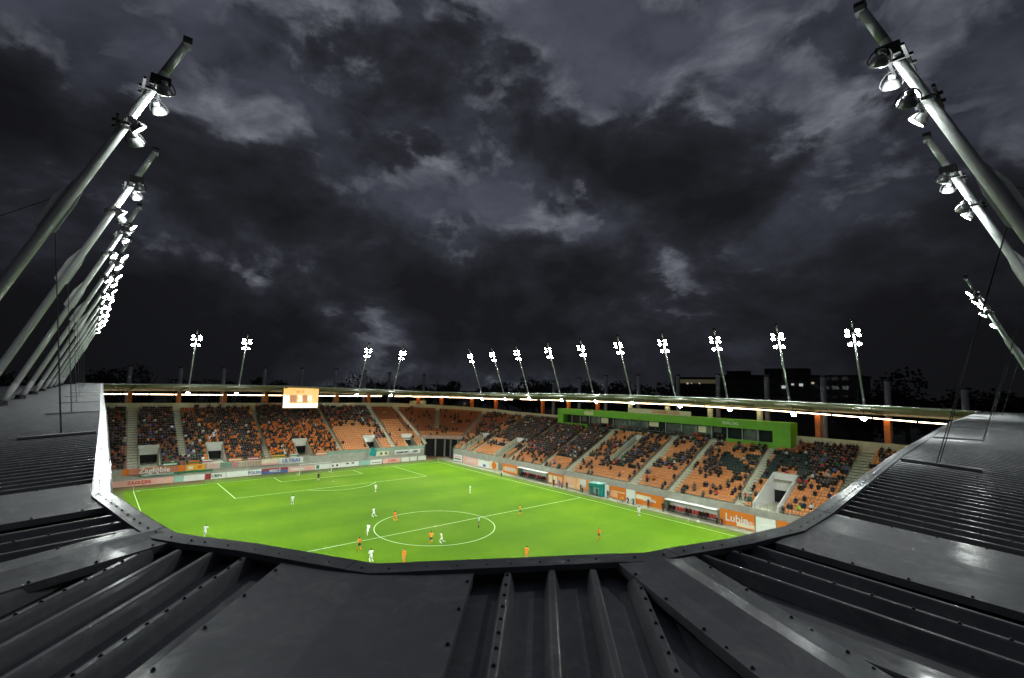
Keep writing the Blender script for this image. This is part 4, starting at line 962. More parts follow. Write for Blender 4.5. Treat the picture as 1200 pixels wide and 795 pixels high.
# trough sheets (recessed by the rib height)
m = MB(); xs = list(np.arange(-14,111,2.5))+[111.2]
for a, b in zip(xs[:-1], xs[1:]):
    ys = [0,1.2,4,10,24.5]
    for u, v in zip(ys[:-1], ys[1:]):
        m.add([zT(a,yrim(a)-0.03-u,-RH),zT(b,yrim(b)-0.03-u,-RH),zT(b,yrim(b)-0.03-v,-RH),zT(a,yrim(a)-0.03-v,-RH)], [(0,3,2,1)], M['roof'])
E1 = hip1(-31.5); E2 = hip2(-14.0)
for t0, t1 in ((0,0.04),(0.04,0.2),(0.2,0.5),(0.5,1)):
    q0 = (H1[0]+(E1[0]-H1[0])*t0, H1[1]+(E1[1]-H1[1])*t0); q1 = (H1[0]+(E1[0]-H1[0])*t1, H1[1]+(E1[1]-H1[1])*t1)
    m.add([zT(111.2,q0[1],-RH),zT(111.2,q1[1],-RH),(q1[0],q1[1],20.2-SL*(-7.6-q1[1])-RH),(q0[0],q0[1],20.2-SL*(-7.6-q0[1])-RH)], [(0,1,2,3)], M['roof'])
m.add([zT(111.2,-7.36,-RH),(H1[0],H1[1],20.2-RH),zT(111.5,-7.33,-RH),zT(111.2,-7.30,-RH)], [(0,1,2,3)], M['roof'])
m.obj('left_sheet', roof)
m = MB()
m.add([zT(*H1,-RH),zT(*E1,-RH),(E2[0],E1[1],T(E2[0],E1[1])-RH),zT(*E2,-RH),zT(*H2,-RH),zT(114.03,-5.24,-RH),zT(113.45,-6.12,-RH),zT(112.4,-6.82,-RH)], [(0,1,2,3,4,5,6,7)], M['roof']); m.obj('corner_sheet', roof)
m = MB(); ys_ = [-3.9,-2.75,-1.7,-0.5,1.5,3,6,9]+list(np.arange(12,85,4))
for a, b in zip(ys_[:-1], ys_[1:]):
    for u, v in ((0,1.2),(1.2,4),(4,10),(10,24.5)):
        m.add([zT(xrim(a)+0.03+u,a,-RH),zT(xrim(b)+0.03+u,b,-RH),zT(xrim(b)+0.03+v,b,-RH),zT(xrim(a)+0.03+v,a,-RH)], [(0,1,2,3)], M['roof'])
for t0, t1 in ((0,0.04),(0.04,0.2),(0.2,0.5),(0.5,1)):
    q0 = Vector(H2)+(Vector(E2)-Vector(H2))*t0; q1 = Vector(H2)+(Vector(E2)-Vector(H2))*t1
    m.add([(q0.x,q0.y,20.2-SL*(q0.x-115)-RH),(q1.x,q1.y,20.2-SL*(q1.x-115)-RH),(q1.x,-3.9,20.2-SL*(q1.x-115)-RH),(q0.x,-3.9,20.2-SL*(q0.x-115)-RH)], [(0,1,2,3)], M['roof'])
m.obj('right_sheet', roof)
# outer skin under the near roof so that it has a thickness
m = MB()
loop = [(-14,-5.85)]+rimL[2:]+rimC[1:]+rimR[1:]
for (a, b) in zip(loop[:-1], loop[1:]):
    za, zb_ = T(*a), T(*b)
    m.add([(*a,za-0.02),(*b,zb_-0.02),(*b,zb_-0.34),(*a,za-0.34)], [(0,1,2,3)], M['flash'])
m.obj('rim_fascia', roof)
# ribs
WT, WB = 0.029, 0.070   # half widths of a rib, top and foot
def ribmesh(m, p, q, o0=0.0, nseg=6, mat=None, hw=1.0):
    p = Vector(p); q = Vector(q); d = (q-p); u = d.normalized(); n = Vector((-u.y,u.x)); mat = mat or M['roof']
    ts = [0]+[(k/nseg)**1.6 for k in range(1,nseg+1)]
    vs = []; fs = []
    for t in ts:
        c = p+d*t; z = T(c.x,c.y)
        for w_, h in ((-WB,-RH+0.001),(-WT,-0.010),(-WT*0.62,0.0),(WT*0.62,0.0),(WT,-0.010),(WB,-RH+0.001)): vs.append((c.x+n.x*w_*hw, c.y+n.y*w_*hw, z+h))
    for k in range(len(ts)-1):
        for j in range(5): fs.append((6*k+j,6*k+6+j,6*k+7+j,6*k+1+j))
    fs.append((0,1,2,3,4,5)); m.add(vs, fs, mat)
screws = MB()
def screw(x, y, o=0.0, r=0.011):
    z = T(x,y)+o
    screws.lathe([(r*1.35,0.0005),(r*1.35,0.004),(r*0.8,0.005),(r*0.75,0.012),(0.001,0.0135)], M['screw'], Matrix.Translation((x,y,z)), 7)
def rib_part(p, q, nm='rib', screwed=False, sp=0.30):
    m = MB(); ribmesh(m, p, q, nseg=10); m.obj(nm, roof)
    if screwed:
        P0 = Vector(p); D = Vector(q)-P0; L = min(D.length, 9.0); u = D.normalized(); t = 0.12
        while t < L: c = P0+u*t; screw(c.x, c.y); t += sp*(1+0.02*t)
# corner ribs (45 degree plane)
cd = Vector((0.712,-0.702)); ct = Vector((0.702,0.712))
for (x,y,s) in ((111.82,-7.50,1),(112.02,-7.30,0),(112.22,-7.04,0),(112.51,-6.83,1),(114.18,-5.18,1),(114.41,-4.88,0),(114.64,-4.60,0),(114.90,-4.36,1)):
    p = Vector((x,y)); 
    rib_part(p+cd*0.02, p+cd*24, screwed=bool(s), sp=0.165)
k = 1
for k in range(1,9):     # ribs further out that surface beyond the hips
    for base_, sgn, hp, hd in (((111.82,-7.50),-1,H1,H1d),((114.90,-4.36),1,H2,H2d)):
        p = Vector(base_)+ct*sgn*0.37*k
        # start where the rib meets the hip line
        A = np.array([[cd.x,-hd.x],[cd.y,-hd.y]]); t, _ = np.linalg.solve(A, np.array([hp[0]-p.x, hp[1]-p.y]))
        if 0 < t < 23: rib_part(p+cd*(t+0.25), p+cd*24, screwed=(k % 3 == 0), sp=0.2)
# left ribs
nl = 0; stuff = MB(); x = 111.45
ld = Vector((0.03,-1.0)).normalized()
while x > -13.5:
    if 107.9 < x < 109.95: x -= 0.385; nl += 1; continue
    y = yrim(x)-0.17
    if nl < 110: rib_part((x,y),(x+0.03*20,y-24), screwed=(nl % 3 == 2 and x > 96), sp=0.24)
    else: ribmesh(stuff,(x,y),(x+0.03*20,y-24),nseg=5)
    nl += 1; x -= 0.385
for k in range(1,14):
    x = 111.45+0.385*k; t = (x-H1[0])/H1d.x
    if 0 < t < 24: rib_part((x+0.02,H1[1]+H1d.y*t-0.3),(x+0.6,-31.6), screwed=(k % 3 == 1), sp=0.24)
stuff.obj('far_left_ribs', roof, kind='stuff')
# right ribs, at right angles to the right rim
nr = 0; stuff = MB(); y = -3.47
while y < 82:
    if -2.35 < y < -0.45: y += 0.385; nr += 1; continue
    x = xrim(y)+0.17
    if nr < 110: rib_part((x,y),(x+24,y+0.07*24 if y < 3 else y+0.9), screwed=(nr % 3 == 1 and y < 14), sp=0.26)
    else: ribmesh(stuff,(x,y),(x+24,y+0.9),nseg=5)
    nr += 1; y += 0.385
for k in range(1,16):
    y = -3.47-0.385*k; t = (y-H2[1])/H2d.y
    if 0 < t < 24: rib_part((H2[0]+H2d.x*t+0.3,y),(139,y+0.07*22), screwed=(k % 3 == 0), sp=0.26)
stuff.obj('far_right_ribs', roof, kind='stuff')
# flat cover sheets: polygons just above the rib tops, with a folded crease
def cover(name, a0, a1, m0, m1, b0, b1, crease=0.02, ext=1.0, o=0.008, joint=None):
    n = 14; vs = []; fs = []; m = MB()
    for k in range(n+1):
        t = (k/n)**1.5*ext
        row = []
        for (s, e, h) in ((a0,a1,o-RH*0.55),(a0,a1,o),((a0[0]*0.5+m0[0]*0.5,a0[1]*0.5+m0[1]*0.5),(a1[0]*0.5+m1[0]*0.5,a1[1]*0.5+m1[1]*0.5),o+0.002),(m0,m1,o+crease),((b0[0]*0.5+m0[0]*0.5,b0[1]*0.5+m0[1]*0.5),(b1[0]*0.5+m1[0]*0.5,b1[1]*0.5+m1[1]*0.5),o+0.002),(b0,b1,o),(b0,b1,o-RH*0.55)):
            x = s[0]+(e[0]-s[0])*t; y = s[1]+(e[1]-s[1])*t; row.append((x,y,T(x,y)+h))
        vs += row
    for k in range(n):
        for j in range(6): fs.append((7*k+j,7*k+7+j,7*k+8+j,7*k+1+j))
    m.add(vs, fs, M['roof']); ob = m.obj(name, roof)
    for (s,e) in ((a0,a1),(b0,b1)):
        D = Vector(e)-Vector(s); L = D.length*ext; u = D.normalized(); c = (Vector(m0)-Vector(s)).normalized()*0.03; t = 0.25
        while t < min(L, 9): q = Vector(s)+u*t+c; screw(q.x,q.y,o+0.003); t += 0.42
    return ob
def ext_(p, q, L): v = Vector(q)-Vector(p); v = v.normalized()*L; return (p[0]+v.x, p[1]+v.y)
cover('cover_sheet',(108.05,-7.80),(108.05-0.02*24,-31.5),(108.9,-7.80),(109.1,-31.5),(109.86,-7.74),(110.2,-31.5),0.012)
a0,b0,m0 = (111.10,-7.52),(111.77,-7.24),(111.40,-7.42)
cover('hip_sheet',a0,ext_(a0,(111.10+0.30,-7.52-0.90),24),m0,ext_(m0,(m0[0]+0.36,m0[1]-0.88),24),b0,ext_(b0,(b0[0]+0.385,b0[1]-1.07),24),0.03,o=0.012)
a0,b0,m0 = (112.83,-6.60),(114.02,-5.42),(113.48,-6.10)
cover('cover_sheet',a0,ext_(a0,(a0[0]+1.07,a0[1]-1.06),24),m0,ext_(m0,(m0[0]+0.94,m0[1]-0.94),24),b0,ext_(b0,(b0[0]+0.96,b0[1]-0.94),24),0.016)
a0,b0,m0 = (114.72,-4.36),(115.06,-3.62),(114.98,-4.02)
cover('hip_sheet',a0,ext_(a0,(a0[0]+1.30,a0[1]-0.55),3.0),m0,ext_(m0,(m0[0]+1.42,m0[1]-0.55),3.0),b0,ext_(b0,(b0[0]+1.56,b0[1]-0.67),3.0),0.03,o=0.016)
def on_(p, v, t): q = Vector(v).normalized()*t; return (p[0]+q.x, p[1]+q.y)
cover('hip_sheet',on_(a0,(1.30,-0.55),1.05),on_(a0,(1.30,-0.55),24),on_(m0,(1.42,-0.55),1.0),on_(m0,(1.42,-0.55),24),on_(b0,(1.56,-0.67),1.0),on_(b0,(1.56,-0.67),24),0.03,o=0.010)
a0,b0,m0 = (115.34,-2.43),(115.28,-0.43),(115.34,-1.4)
cover('cover_sheet',a0,ext_(a0,(117.14,-2.25),24),m0,ext_(m0,(117.14,-1.2),24),b0,ext_(b0,(117.07,-0.23),24),0.010)
# rim flashing: folded strip in lengths, lapped at the bends
allrim = rimL[:-1]+rimC+rimR[1:]
def flash_seg(pts, o):
    m = MB(); vs = []; fs = []
    for i,(x,y) in enumerate(pts):
        a = Vector(pts[max(0,i-1)]); b = Vector(pts[min(len(pts)-1,i+1)]); u = (b-a).normalized(); n = Vector((u.y,-u.x))
        w_ = 0.205
        for (r, h) in ((-0.012,-0.16),(-0.012,0.018),(0.015,0.030),(w_*0.5,0.024),(w_,0.020),(w_+0.004,-0.03)):
            q = Vector((x,y))+n*r; vs.append((q.x,q.y,T(x,y)+h+o))
    for k in range(len(pts)-1):
        for j in range(5): fs.append((6*k+j,6*k+6+j,6*k+7+j,6*k+1+j))
    fs += [tuple(range(6)), tuple(range(6*len(pts)-6,6*len(pts)))[::-1]]
    m.add(vs, fs, M['flash']); m.obj('rim_flashing', roof)
def dens_pts(a, b, n=4): return [(a[0]+(b[0]-a[0])*k/n, a[1]+(b[1]-a[1])*k/n) for k in range(n+1)]
L_ = [(-14,-5.85),(-10,-5.9),(20,-6.4),(60,-7.0),(80,-7.28),(91.6,-7.42),(98,-7.52),(104,-7.62),(109.12,-7.71)]
seq = [L_[:4],L_[3:6],L_[5:7],L_[6:8],L_[7:9],[(109.12,-7.71),(110.86,-7.43),(111.33,-7.34)],[(111.33,-7.34),(111.55,-7.29),(111.9,-7.08)],[(111.9,-7.08),(112.37,-6.75),(113.3,-6.16)],
       [(113.3,-6.16),(113.45,-6.06),(113.62,-5.80)],[(113.62,-5.80),(114.01,-5.19),(114.6,-4.2)],[(114.6,-4.2),(114.74,-3.96),(114.80,-3.7)],[(114.80,-3.7),(115.05,-2.75),(115.16,-2.0)],[(115.16,-2.0),(115.2,-1.74),(115.15,-0.55)],
       [(115.15,-0.55),(114.85,2.8)],[(114.85,2.8),(114.32,8.61)],[(114.32,8.61),(113.5,20)],[(113.5,20),(112.35,35.46)],[(112.35,35.46),(111.3,58),(110.6,76),(110.4,84)]]
for i,s in enumerate(seq):
    flash_seg(s, 0.003*(i % 2))
    for a,b in zip(s[:-1],s[1:]):
        D = Vector(b)-Vector(a); L = D.length; u = D.normalized(); n = Vector((u.y,-u.x)); t = 0.12
        if (Vector(a)-Vector(CAM[:2])).length < 16:
            while t < L:
                q = Vector(a)+u*t+n*0.13; screw(q.x,q.y,0.028,0.010); t += 0.26
# small cross flashings at the cable feet
def crossbar(p, q, lb='cross_flashing'):
    m = MB(); p = Vector(p); q = Vector(q); u = (q-p).normalized(); n = Vector((-u.y,u.x))*0.10
    vs = []
    for c in (p,q):
        for s in (-1,1): vs += [zT(c.x+n.x*s,c.y+n.y*s,0.012), zT(c.x+n.x*s,c.y+n.y*s,0.06)]
    m.add(vs, [(1,5,7,3),(0,4,5,1),(2,3,7,6),(0,1,3,2),(4,6,7,5)], M['flash']); m.obj(lb, roof)
for i in range(11):
    x = 100-10*i; crossbar((x,yrim(x)-0.25),(x,-9.3))
for y in (7.3,17.3,28,38.6,49.4,60.1): crossbar((xrim(y)+0.25,y),(xrim(y)+1.7,y+0.1))
screws.obj('screw_heads', roof, kind='stuff')

# ------------------------------------------------------------------ floodlight masts (lean towards the pitch; local +Y = inwards)
MD = Vector((0,4.9,12.4)); MDn = MD.normalized()
def onmast(z): return MD*(z/12.4)
lampmesh = {}
def lamp_meshes():
    X = Matrix.Identity(4)
    h = MB(); h.lathe([(0.001,-0.22),(0.10,-0.215),(0.155,-0.17),(0.20,-0.08),(0.222,0.0),(0.222,0.03),(0.202,0.03),(0.202,0.0)], M['housing'], None, 14)
    h.box((-0.08,-0.07,-0.34),(0.08,0.07,-0.215), M['housing'])
    l = MB(); l.lathe([(0.202,0.012),(0.12,0.025),(0.001,0.03)], M['lens'], None, 14)
    y = MB(); pts = [(0.235,0,0.0)]+[(0.27*math.cos(t),0,-0.37*math.sin(t)-0.02) for t in np.linspace(0.15,math.pi-0.15,8)]+[(-0.235,0,0.0)]
    for a,b in zip(pts[:-1],pts[1:]): y.tube(a,b,0.02,0.02,M['darksteel'],5)
    return h.mesh('floodlight',True), l.mesh('lens',True), y.mesh('yoke')
LH, LL, LY = lamp_meshes()
def make_mast(label):
    r = thing('floodlight_mast', label, 'floodlight mast', (0,0,0))
    tip = MD*(12.62/12.4)
    n = 10; m = MB()
    for k in range(n):
        a, b = k/n, (k+1)/n; m.tube(tip*a, tip*b, 0.158-0.038*a, 0.158-0.038*b, M['mast'], 16, k in (0,n-1))
    m.obj('pole', r, True)
    m = MB(); m.lathe([(0.42,-0.25),(0.42,0.03),(0.30,0.05),(0.27,0.3),(0.2,0.31)], M['darksteel'], None, 14); m.obj('base_collar', r)
    # gusset: trapezoid plate through the pole in the plane of lean
    perp = Vector((0,MDn.z,-MDn.y))
    for sg in (-1,1):
        a, b, c, d_ = onmast(5.6), onmast(5.8)+perp*(0.20 if sg > 0 else -0.29), onmast(6.7)+perp*(0.20 if sg > 0 else -0.29), onmast(7.7)+perp*sg*0.04
        vs = []
        for e in (-0.02,0.02): vs += [q+Vector((e,0,0)) for q in (a,b,c,d_)]
        MB().add(vs, [(0,1,2,3),(7,6,5,4),(0,4,5,1),(1,5,6,2),(2,6,7,3)], M['mast']).obj('gusset_plate', r)
    for s, y1 in ((-1,3.1),(1,3.1)):
        MB().tube(onmast(5.8)+perp*0.20+Vector((0.02*s,0,0)), Vector((0.32*s-0.2,y1,-0.02)), 0.011, 0.011, M['cable'], 5).obj('cable', r)
    MB().tube(onmast(6.5)-perp*0.30, Vector((0,-6.5,-0.4)), 0.011, 0.011, M['cable'], 5).obj('cable', r)
    rows = ((9.3,(-0.62,0.55),0.0),(10.6,(-0.72,0.68),0.0),(11.25,(-0.60,0.66),0.0))
    for k,(z,xs_,_) in enumerate(rows):
        c = onmast(z)
        m = MB(); m.box((min(xs_)-0.1,-0.22,-0.035),(max(xs_)+0.1,-0.15,0.035), M['darksteel'], Matrix.Translation(c)); m.box((min(xs_)-0.1,0.17,-0.035),(max(xs_)+0.1,0.24,0.035), M['darksteel'], Matrix.Translation(c))
        for s in (-1,1): m.box((s*0.22-0.03,-0.3,-0.04),(s*0.22+0.03,0.3,0.04), M['darksteel'], Matrix.Translation(c))
        m.obj('crossbar', r)
        for j,xx in enumerate(xs_):
            pitch = (52,48,44)[k]; yaw = (18,-14)[j]*(1,-1,1)[k]
            # lamp +Z axis aims inwards and down
            q = Matrix.Rotation(R(yaw),4,'Z') @ Matrix.Rotation(R(-(90+pitch)),4,'X')
            o = link('floodlight', LH, r); o.matrix_local = Matrix.Translation(c+Vector((xx,0.33,-0.22))) @ q
            link('lens', LL, o); link('yoke', LY, o)
    m = MB(); m.box((-0.24,-0.20,-0.22),(0.24,0.32,0.12), M['darksteel'], Matrix.Translation(onmast(11.0))); m.obj('cable_box', r)
    m = MB(); m.tube(tip, tip+Vector((0,0.02,0.20)), 0.03, 0.02, M['darksteel'], 6); m.tube(tip+Vector((0,-0.12,0)),tip+Vector((0,0.12,0.0)),0.21,0.21,M['darksteel'],10); m.obj('tip_cap', r)
    return r
def addlights(x, y, z, rz, e=1.0):
    Xm = Matrix.Translation((x,y,z)) @ Matrix.Rotation(rz,4,'Z')
    s = bpy.data.lights.new('floodlight_beam','SPOT'); s.energy = 23000*e; s.spot_size = R(98); s.spot_blend = 0.9; s.shadow_soft_size = 0.45; s.color = (0.93,1.0,0.95)
    o = bpy.data.objects.new('floodlight_beam', s); C.objects.link(o); p = Xm @ (onmast(10.2)+Vector((0,1.15,-0.75)))
    tgt = Xm @ Vector((0,30,-20)); o.location = p; o.rotation_euler = (tgt-p).to_track_quat('-Z','Y').to_euler()
    s = bpy.data.lights.new('floodlight_spill','POINT'); s.energy = 520*e; s.shadow_soft_size = 0.12; s.color = (0.93,1.0,0.96)
    o = bpy.data.objects.new('floodlight_spill', s); C.objects.link(o); o.location = Xm @ (onmast(9.9)+Vector((0.0,0.62,-0.25)))
masts = []; made = []; RCAB = None
left_l = ['leftmost and nearest floodlight mast, cut by the left edge of the picture','second floodlight mast from the left, with a lit gusset plate','third floodlight mast of the left row, with two glaring lamps','fourth floodlight mast of the left row','fifth floodlight mast of the left row','sixth floodlight mast of the left row','seventh floodlight mast of the left row','eighth floodlight mast of the left row, partly hidden by lamps','ninth floodlight mast of the left row','tenth floodlight mast, far end of the left row']
for i in range(10): masts.append((99.35-10.05*i,-11.6,19.93,0.0,left_l[i],'leaning floodlight masts on the left roof'))
far_l = ['rightmost floodlight mast of the far row, with two columns of lamps','second floodlight mast from the right in the far row','third floodlight mast from the right, over the right end of the green box','fourth floodlight mast from the right, over the green box','fifth floodlight mast from the right in the far row','sixth floodlight mast from the right in the far row','seventh floodlight mast from the right in the far row','eighth floodlight mast from the right in the far row','ninth floodlight mast from the right in the far row','tenth from the right in the far row, first right of the wide gap']
for i,x in enumerate((97.8,87.6,77.3,66.9,56.5,46.3,35.9,24.5,14.4,4.2)): masts.append((x,79.4,float(np.interp(x,[0,40,60,98],[19.5,20.15,20.4,20.2])),math.pi,far_l[i],'leaning floodlight masts on the far side roof'))
for y,lb in ((9.1,'lone floodlight mast nearest the left row, left of the scoreboard'),(19.2,'floodlight mast just left of the scoreboard'),(49.5,'floodlight mast right of the scoreboard, left of the pair'),(60.1,'second floodlight mast right of the scoreboard, left of the wide gap')): masts.append((-13.8,y,19.95,-math.pi/2,lb,'leaning floodlight masts on the far end roof'))
for y,lb in ((7.3,'nearest right floodlight mast, dark and thick at the top right corner'),(17.3,'second right floodlight mast, greenish grey and lit, by the right edge'),(50.0,'third right floodlight mast with glaring lamps low at the right edge'),(59.5,'fourth right floodlight mast just behind the third at the right edge')): masts.append((119.3 if y < 40 else 117.3,y,19.95,math.pi/2,lb,'leaning floodlight masts on the right roof'))
first = None
LF = LL.copy(); LF.materials[0] = M['lens_far']; LM_ = LL.copy(); LM_.materials[0] = M['lens_mid']
for (x,y,z,rz,lb,gp) in masts:
    if first is None: r = first = make_mast(lb)
    else: r = copytree(first)
    r.location = (x,y,z); r.rotation_euler = (0,0,rz); r['label'] = lb; r['group'] = gp
    near_ = (Vector((x,y,z))-CAM).length
    made.append((near_, y, r))
    if rz == math.pi/2:      # on this side the stays reach further out to the rim
        if RCAB is None:
            perp_ = Vector((0,MDn.z,-MDn.y)); RCAB = [MB().tube(onmast(5.8)+perp_*0.20+Vector((0.02*s_,0,0)), Vector((0.25*s_+0.35,4.0,0.06)), 0.011, 0.011, M['cable'], 5).mesh('cable') for s_ in (-1,1)]
        cs_ = [ch for ch in r.children if ch.name.startswith('cable') and not ch.name.startswith('cable_box')]
        for ch, me_ in zip(cs_[:2], RCAB): ch.data = me_
    if near_ > 24:
        for ch in r.children:
            for g in ch.children:
                if g.name.startswith('lens'): g.data = LF if (y > 70 or x < 0) else LM_
    addlights(x,y,z,rz)
for near_, y, r in made:
    if near_ < 32:
        for ch in [c_ for c_ in r.children if c_.name.startswith('floodlight')][4:]:
            for g in list(ch.children): bpy.data.objects.remove(g)
            bpy.data.objects.remove(ch)
        for ch in [c_ for c_ in r.children if c_.name.startswith('crossbar')][2:]: bpy.data.objects.remove(ch)
    if near_ < 32:      # these lamps are turned away towards the far half, so their backs and yokes show
        sgn = 1 if y < 0 else -1; n_ = 0
        for ch in r.children:
            if ch.name.startswith('floodlight'):
                yaw = sgn*(66,4,58,74,62,70)[n_ % 6]; pit = (40,46,38,46,50,36)[n_ % 6]; n_ += 1
                ch.rotation_euler = (Matrix.Rotation(R(yaw),4,'Z') @ Matrix.Rotation(R(-(90+pit)),4,'X')).to_euler()
    elif near_ > 40:
        for ch in r.children:
            if ch.name.startswith('floodlight'): ch.scale = (1.45,)*3
# floodlights hung under the rim below each far mast
ul = None
def underlamp(x, y, z, rz, lb):
    global ul
    if ul is None:
        t = thing('rim_floodlight', lb, 'floodlight', (0,0,0), 0, 'floodlights hung under the far roof rim'); ul = t
        MB().tube((0,0,0),(0,0,1.25),0.04,0.04,M['darksteel'],6).obj('hanger', t)
        m = MB(); X = Matrix.Rotation(R(-130),4,'X'); m.lathe([(0.001,-0.36),(0.22,-0.33),(0.40,0.0),(0.40,0.03)], M['housing'], X, 12); m.obj('housing', t)
        m = MB(); m.lathe([(0.385,0.02),(0.001,0.06)], M['underlamp'], X, 12); m.obj('lens', t)
    else: t = copytree(ul)
    t.location = (x,y,z); t.rotation_euler = (0,0,rz); t['label'] = lb
    s = bpy.data.lights.new('rim_lamp_light','POINT'); s.energy = 260; s.shadow_soft_size = 0.25; s.color = (0.95,1.0,0.97)
    o = bpy.data.objects.new('rim_lamp_light', s); C.objects.link(o); Xm = Matrix.Translation((x,y,z)) @ Matrix.Rotation(rz,4,'Z'); o.location = Xm @ Vector((0,0.45,-0.38))
ul_l = ['rightmost','second from the right','third from the right','fourth from the right','fifth from the right','sixth from the right','seventh from the right','eighth from the right','ninth from the right','tenth from the right']
for i,x in enumerate((97.6,88.1,77.6,67.8,56.8,46.9,36.3,24.7,15.0,4.5)): underlamp(x,79.4,(18.45,18.5,18.75,18.9,19.0,18.9,18.8,18.8,18.25,17.9)[i],math.pi,'%s of the bright lamps hung under the side stand roof' % ul_l[i])
for y,lb in ((9.0,'leftmost bright lamp hung under the end stand roof'),(18.8,'second bright lamp under the end stand roof, left of the scoreboard'),(48.9,'bright lamp under the end stand roof right of the scoreboard'),(59.4,'bright lamp under the end stand roof nearest the corner')): underlamp(-13.8,y,18.2,-math.pi/2,lb)

# ------------------------------------------------------------------ pylons outside the stands
pyl = None
def pylon(x, y, zt, lb, gp):
    global pyl
    if pyl is None:
        t = thing('pylon', lb, 'pylon', (0,0,0), 0, gp); pyl = t
        MB().tube((0,0,-25),(0,0,0),0.55,0.5,M['pylon'],14,False).obj('shaft', t, True); MB().lathe([(0.5,0),(0.62,0.05),(0.62,0.3),(0.3,0.45),(0.001,0.45)], M['darksteel'], None, 14).obj('cap', t)
    else: t = copytree(pyl)
    t.location = (x,y,zt); t['label'] = lb; t['group'] = gp
P1 = [(11.5,23.6),(22.1,24.7),(31.9,25.4),(42.7,25.6),(54.2,25.6),(64.4,25.7),(75.2,25.4),(85.9,25.3),(96.2,24.6),(106.6,23.4)]
for i,(x,z) in enumerate(P1): pylon(x,102.5,z,'grey concrete pylon behind the side stand roof, %s from the right' % ('first','second','third','fourth','fifth','sixth','seventh','eighth','ninth','tenth')[9-i],'pylons behind the side stand')
P2 = [(-0.6,24.1),(9.9,24.2),(19.9,24.6),(30.3,25.0),(40.7,25.4),(51.2,25.6),(61,25.5),(70,25.1),(83.7,25.0)]
for i,(y,z) in enumerate(P2): pylon(-36,y,z,'grey concrete pylon behind the end stand roof, %s from the left' % ('first','second','third','fourth','fifth','sixth','seventh','eighth','ninth')[i],'pylons behind the end stand')

# ------------------------------------------------------------------ buildings and trees beyond
M['bldg'] = plain('night_facade', (0.055,0.055,0.06), 0.9, 0, 0.15, 0.2); M['bldgy'] = plain('lit_fascia', (0.35,0.30,0.12), 0.8)
M['winlit'] = emit('lit_window', (1.0,0.85,0.6), 0.4); M['winw'] = emit('lit_window_white', (0.9,1.0,0.98), 0.45); M['fasciaglow'] = emit('lit_fascia_band', (0.9,0.75,0.3), 0.04)
def building(x0, x1, y, dpt, h, lb, floors, band=None, lit=(), roofbox=None):
    t = thing('building', lb, 'building', (0,0,0)); MB().box((x0,y,-0.2),(x1,y+dpt,h), M['bldg']).obj('wall', t)
    MB().box((x0-0.5,y-0.5,h+0.003),(x1+0.5,y+dpt+0.5,h+0.7), M['darksteel']).obj('roof', t)
    n = int((x1-x0)/4); wm = MB().box((-1.2,-0.08,-0.8),(1.2,0.05,0.8), M['glass']).mesh('window')
    for f in range(floors-3, floors):
        for i in range(n):
            o = link('window', wm, t); o.location = (x0+2+4*i, y, 2+h*(f+0.35)/floors)
    if band: MB().box((x0+2,y-0.35,h-2.9),(x1-2,y-0.06,h-0.6), M['fasciaglow']).obj('lit_fascia', t)
    for (x,z,s,k) in lit: MB().box((x-s,y-0.5,z-s*0.8),(x+s,y-0.1,z+s*0.8), M['winlit' if k == 'y' else 'winw']).obj('lit_window', t)
    if roofbox: MB().box((roofbox[0],y+2,h+0.71),(roofbox[1],y+8,h+roofbox[2]), M['darksteel']).obj('plant_room', t)
building(-38,-10,260,18,29.6,'distant building with a dull yellow lit fascia behind the far roof',7,True,[(-29.5,26.6,0.55,'y'),(-27.0,26.7,0.3,'y'),(-22.0,26.7,0.4,'y')])
building(-9.4,8,262,18,31,'dark wide distant building between the two with lit windows',7,False,[],(-16.0,-2.0,3.2) if False else (-8,3,3))
building(8.6,56,258,20,30.8,'distant dark building with white lamps right of the tall mast',7,False,[(24.0,25.4,0.9,'w'),(28.2,26.8,0.55,'w'),(32.0,26.6,0.8,'w'),(37.2,27.6,0.55,'y')],(14,34,4.2))
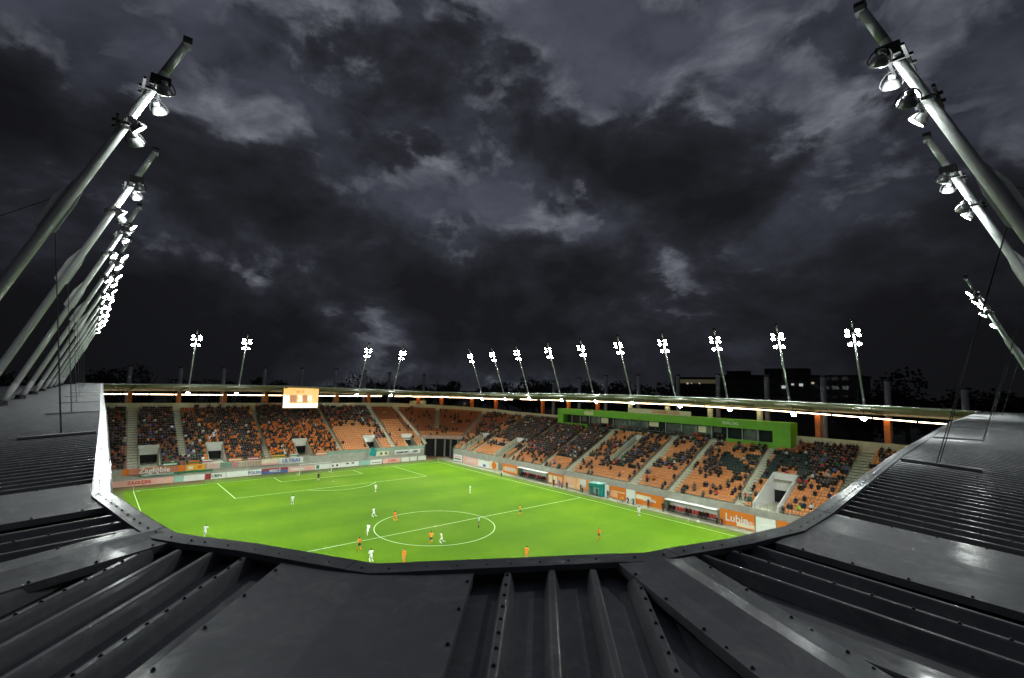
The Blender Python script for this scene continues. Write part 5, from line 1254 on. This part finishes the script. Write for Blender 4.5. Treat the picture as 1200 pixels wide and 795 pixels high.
M['leaf'] = plain('night_foliage', (0.018,0.022,0.014), 0.9, 0, 0.3, 0.6); M['bark'] = plain('bark', (0.06,0.045,0.03), 0.9)
def treemesh(seed):
    rr = random.Random(seed); c = MB(); t = MB(); t.tube((0,0,-0.2),(0.02,0,0.45),0.035,0.022,M['bark'],7)
    for k in range(5):
        a = rr.uniform(0,6.28); t.tube((0,0,0.3+0.05*k),(0.2*math.cos(a),0.2*math.sin(a),0.5+0.09*k),0.014,0.006,M['bark'],5)
    bl = [(rr.uniform(-0.22,0.22),rr.uniform(-0.22,0.22),rr.uniform(0.42,0.85),rr.uniform(0.12,0.2)) for _ in range(9)]
    for _ in range(1300):
        x,y,z,r = rr.choice(bl); d = Vector((rr.gauss(0,1),rr.gauss(0,1),rr.gauss(0,1))).normalized()*r*rr.uniform(0.6,1.15)
        p = Vector((x,y,z))+d; u = Vector((rr.gauss(0,1),rr.gauss(0,1),rr.gauss(0,1))).normalized()*0.022; v = u.orthogonal().normalized()*0.022
        c.add([p-u,p+v,p+u,p-v], [(0,1,2,3)], M['leaf'])
    return c.mesh('crown'), t.mesh('trunk')
TM = [treemesh(s) for s in range(5)]
def tree(x, y, h, lb, gp):
    k = rng.randint(5); t = thing('tree', lb, 'tree', (x,y,-0.25), rng.uniform(0,6.28), gp); t.scale = (h*rng.uniform(0.9,1.3),)*2+(h,)
    link('crown', TM[k][0], t); link('trunk', TM[k][1], t)
u = [(-150,-60+14*i,24+3*math.sin(i*1.7)) for i in range(26)]
for i,(x,y,h) in enumerate(u): tree(x+rng.uniform(-8,8),y,h*0.98,'dark tree silhouette, %s from the left beyond the end stand' % ordw[i],'trees beyond the end stand')
for i in range(14):
    x = -135+9.0*i; tree(x,225+rng.uniform(-8,8),25.5+2*math.sin(i*2.1),'dark tree silhouette, %s from the left beyond the corner of the stands' % ordw[i],'trees beyond the corner')
for i in range(12):
    x = 60+6.5*i; tree(x,222+rng.uniform(-6,6),(29.5 if 2 <= i <= 3 else 25.5)+1.5*math.sin(i*2.6),'dark tree silhouette, %s from the left of those right of the buildings' % ordw[i],'trees right of the buildings')
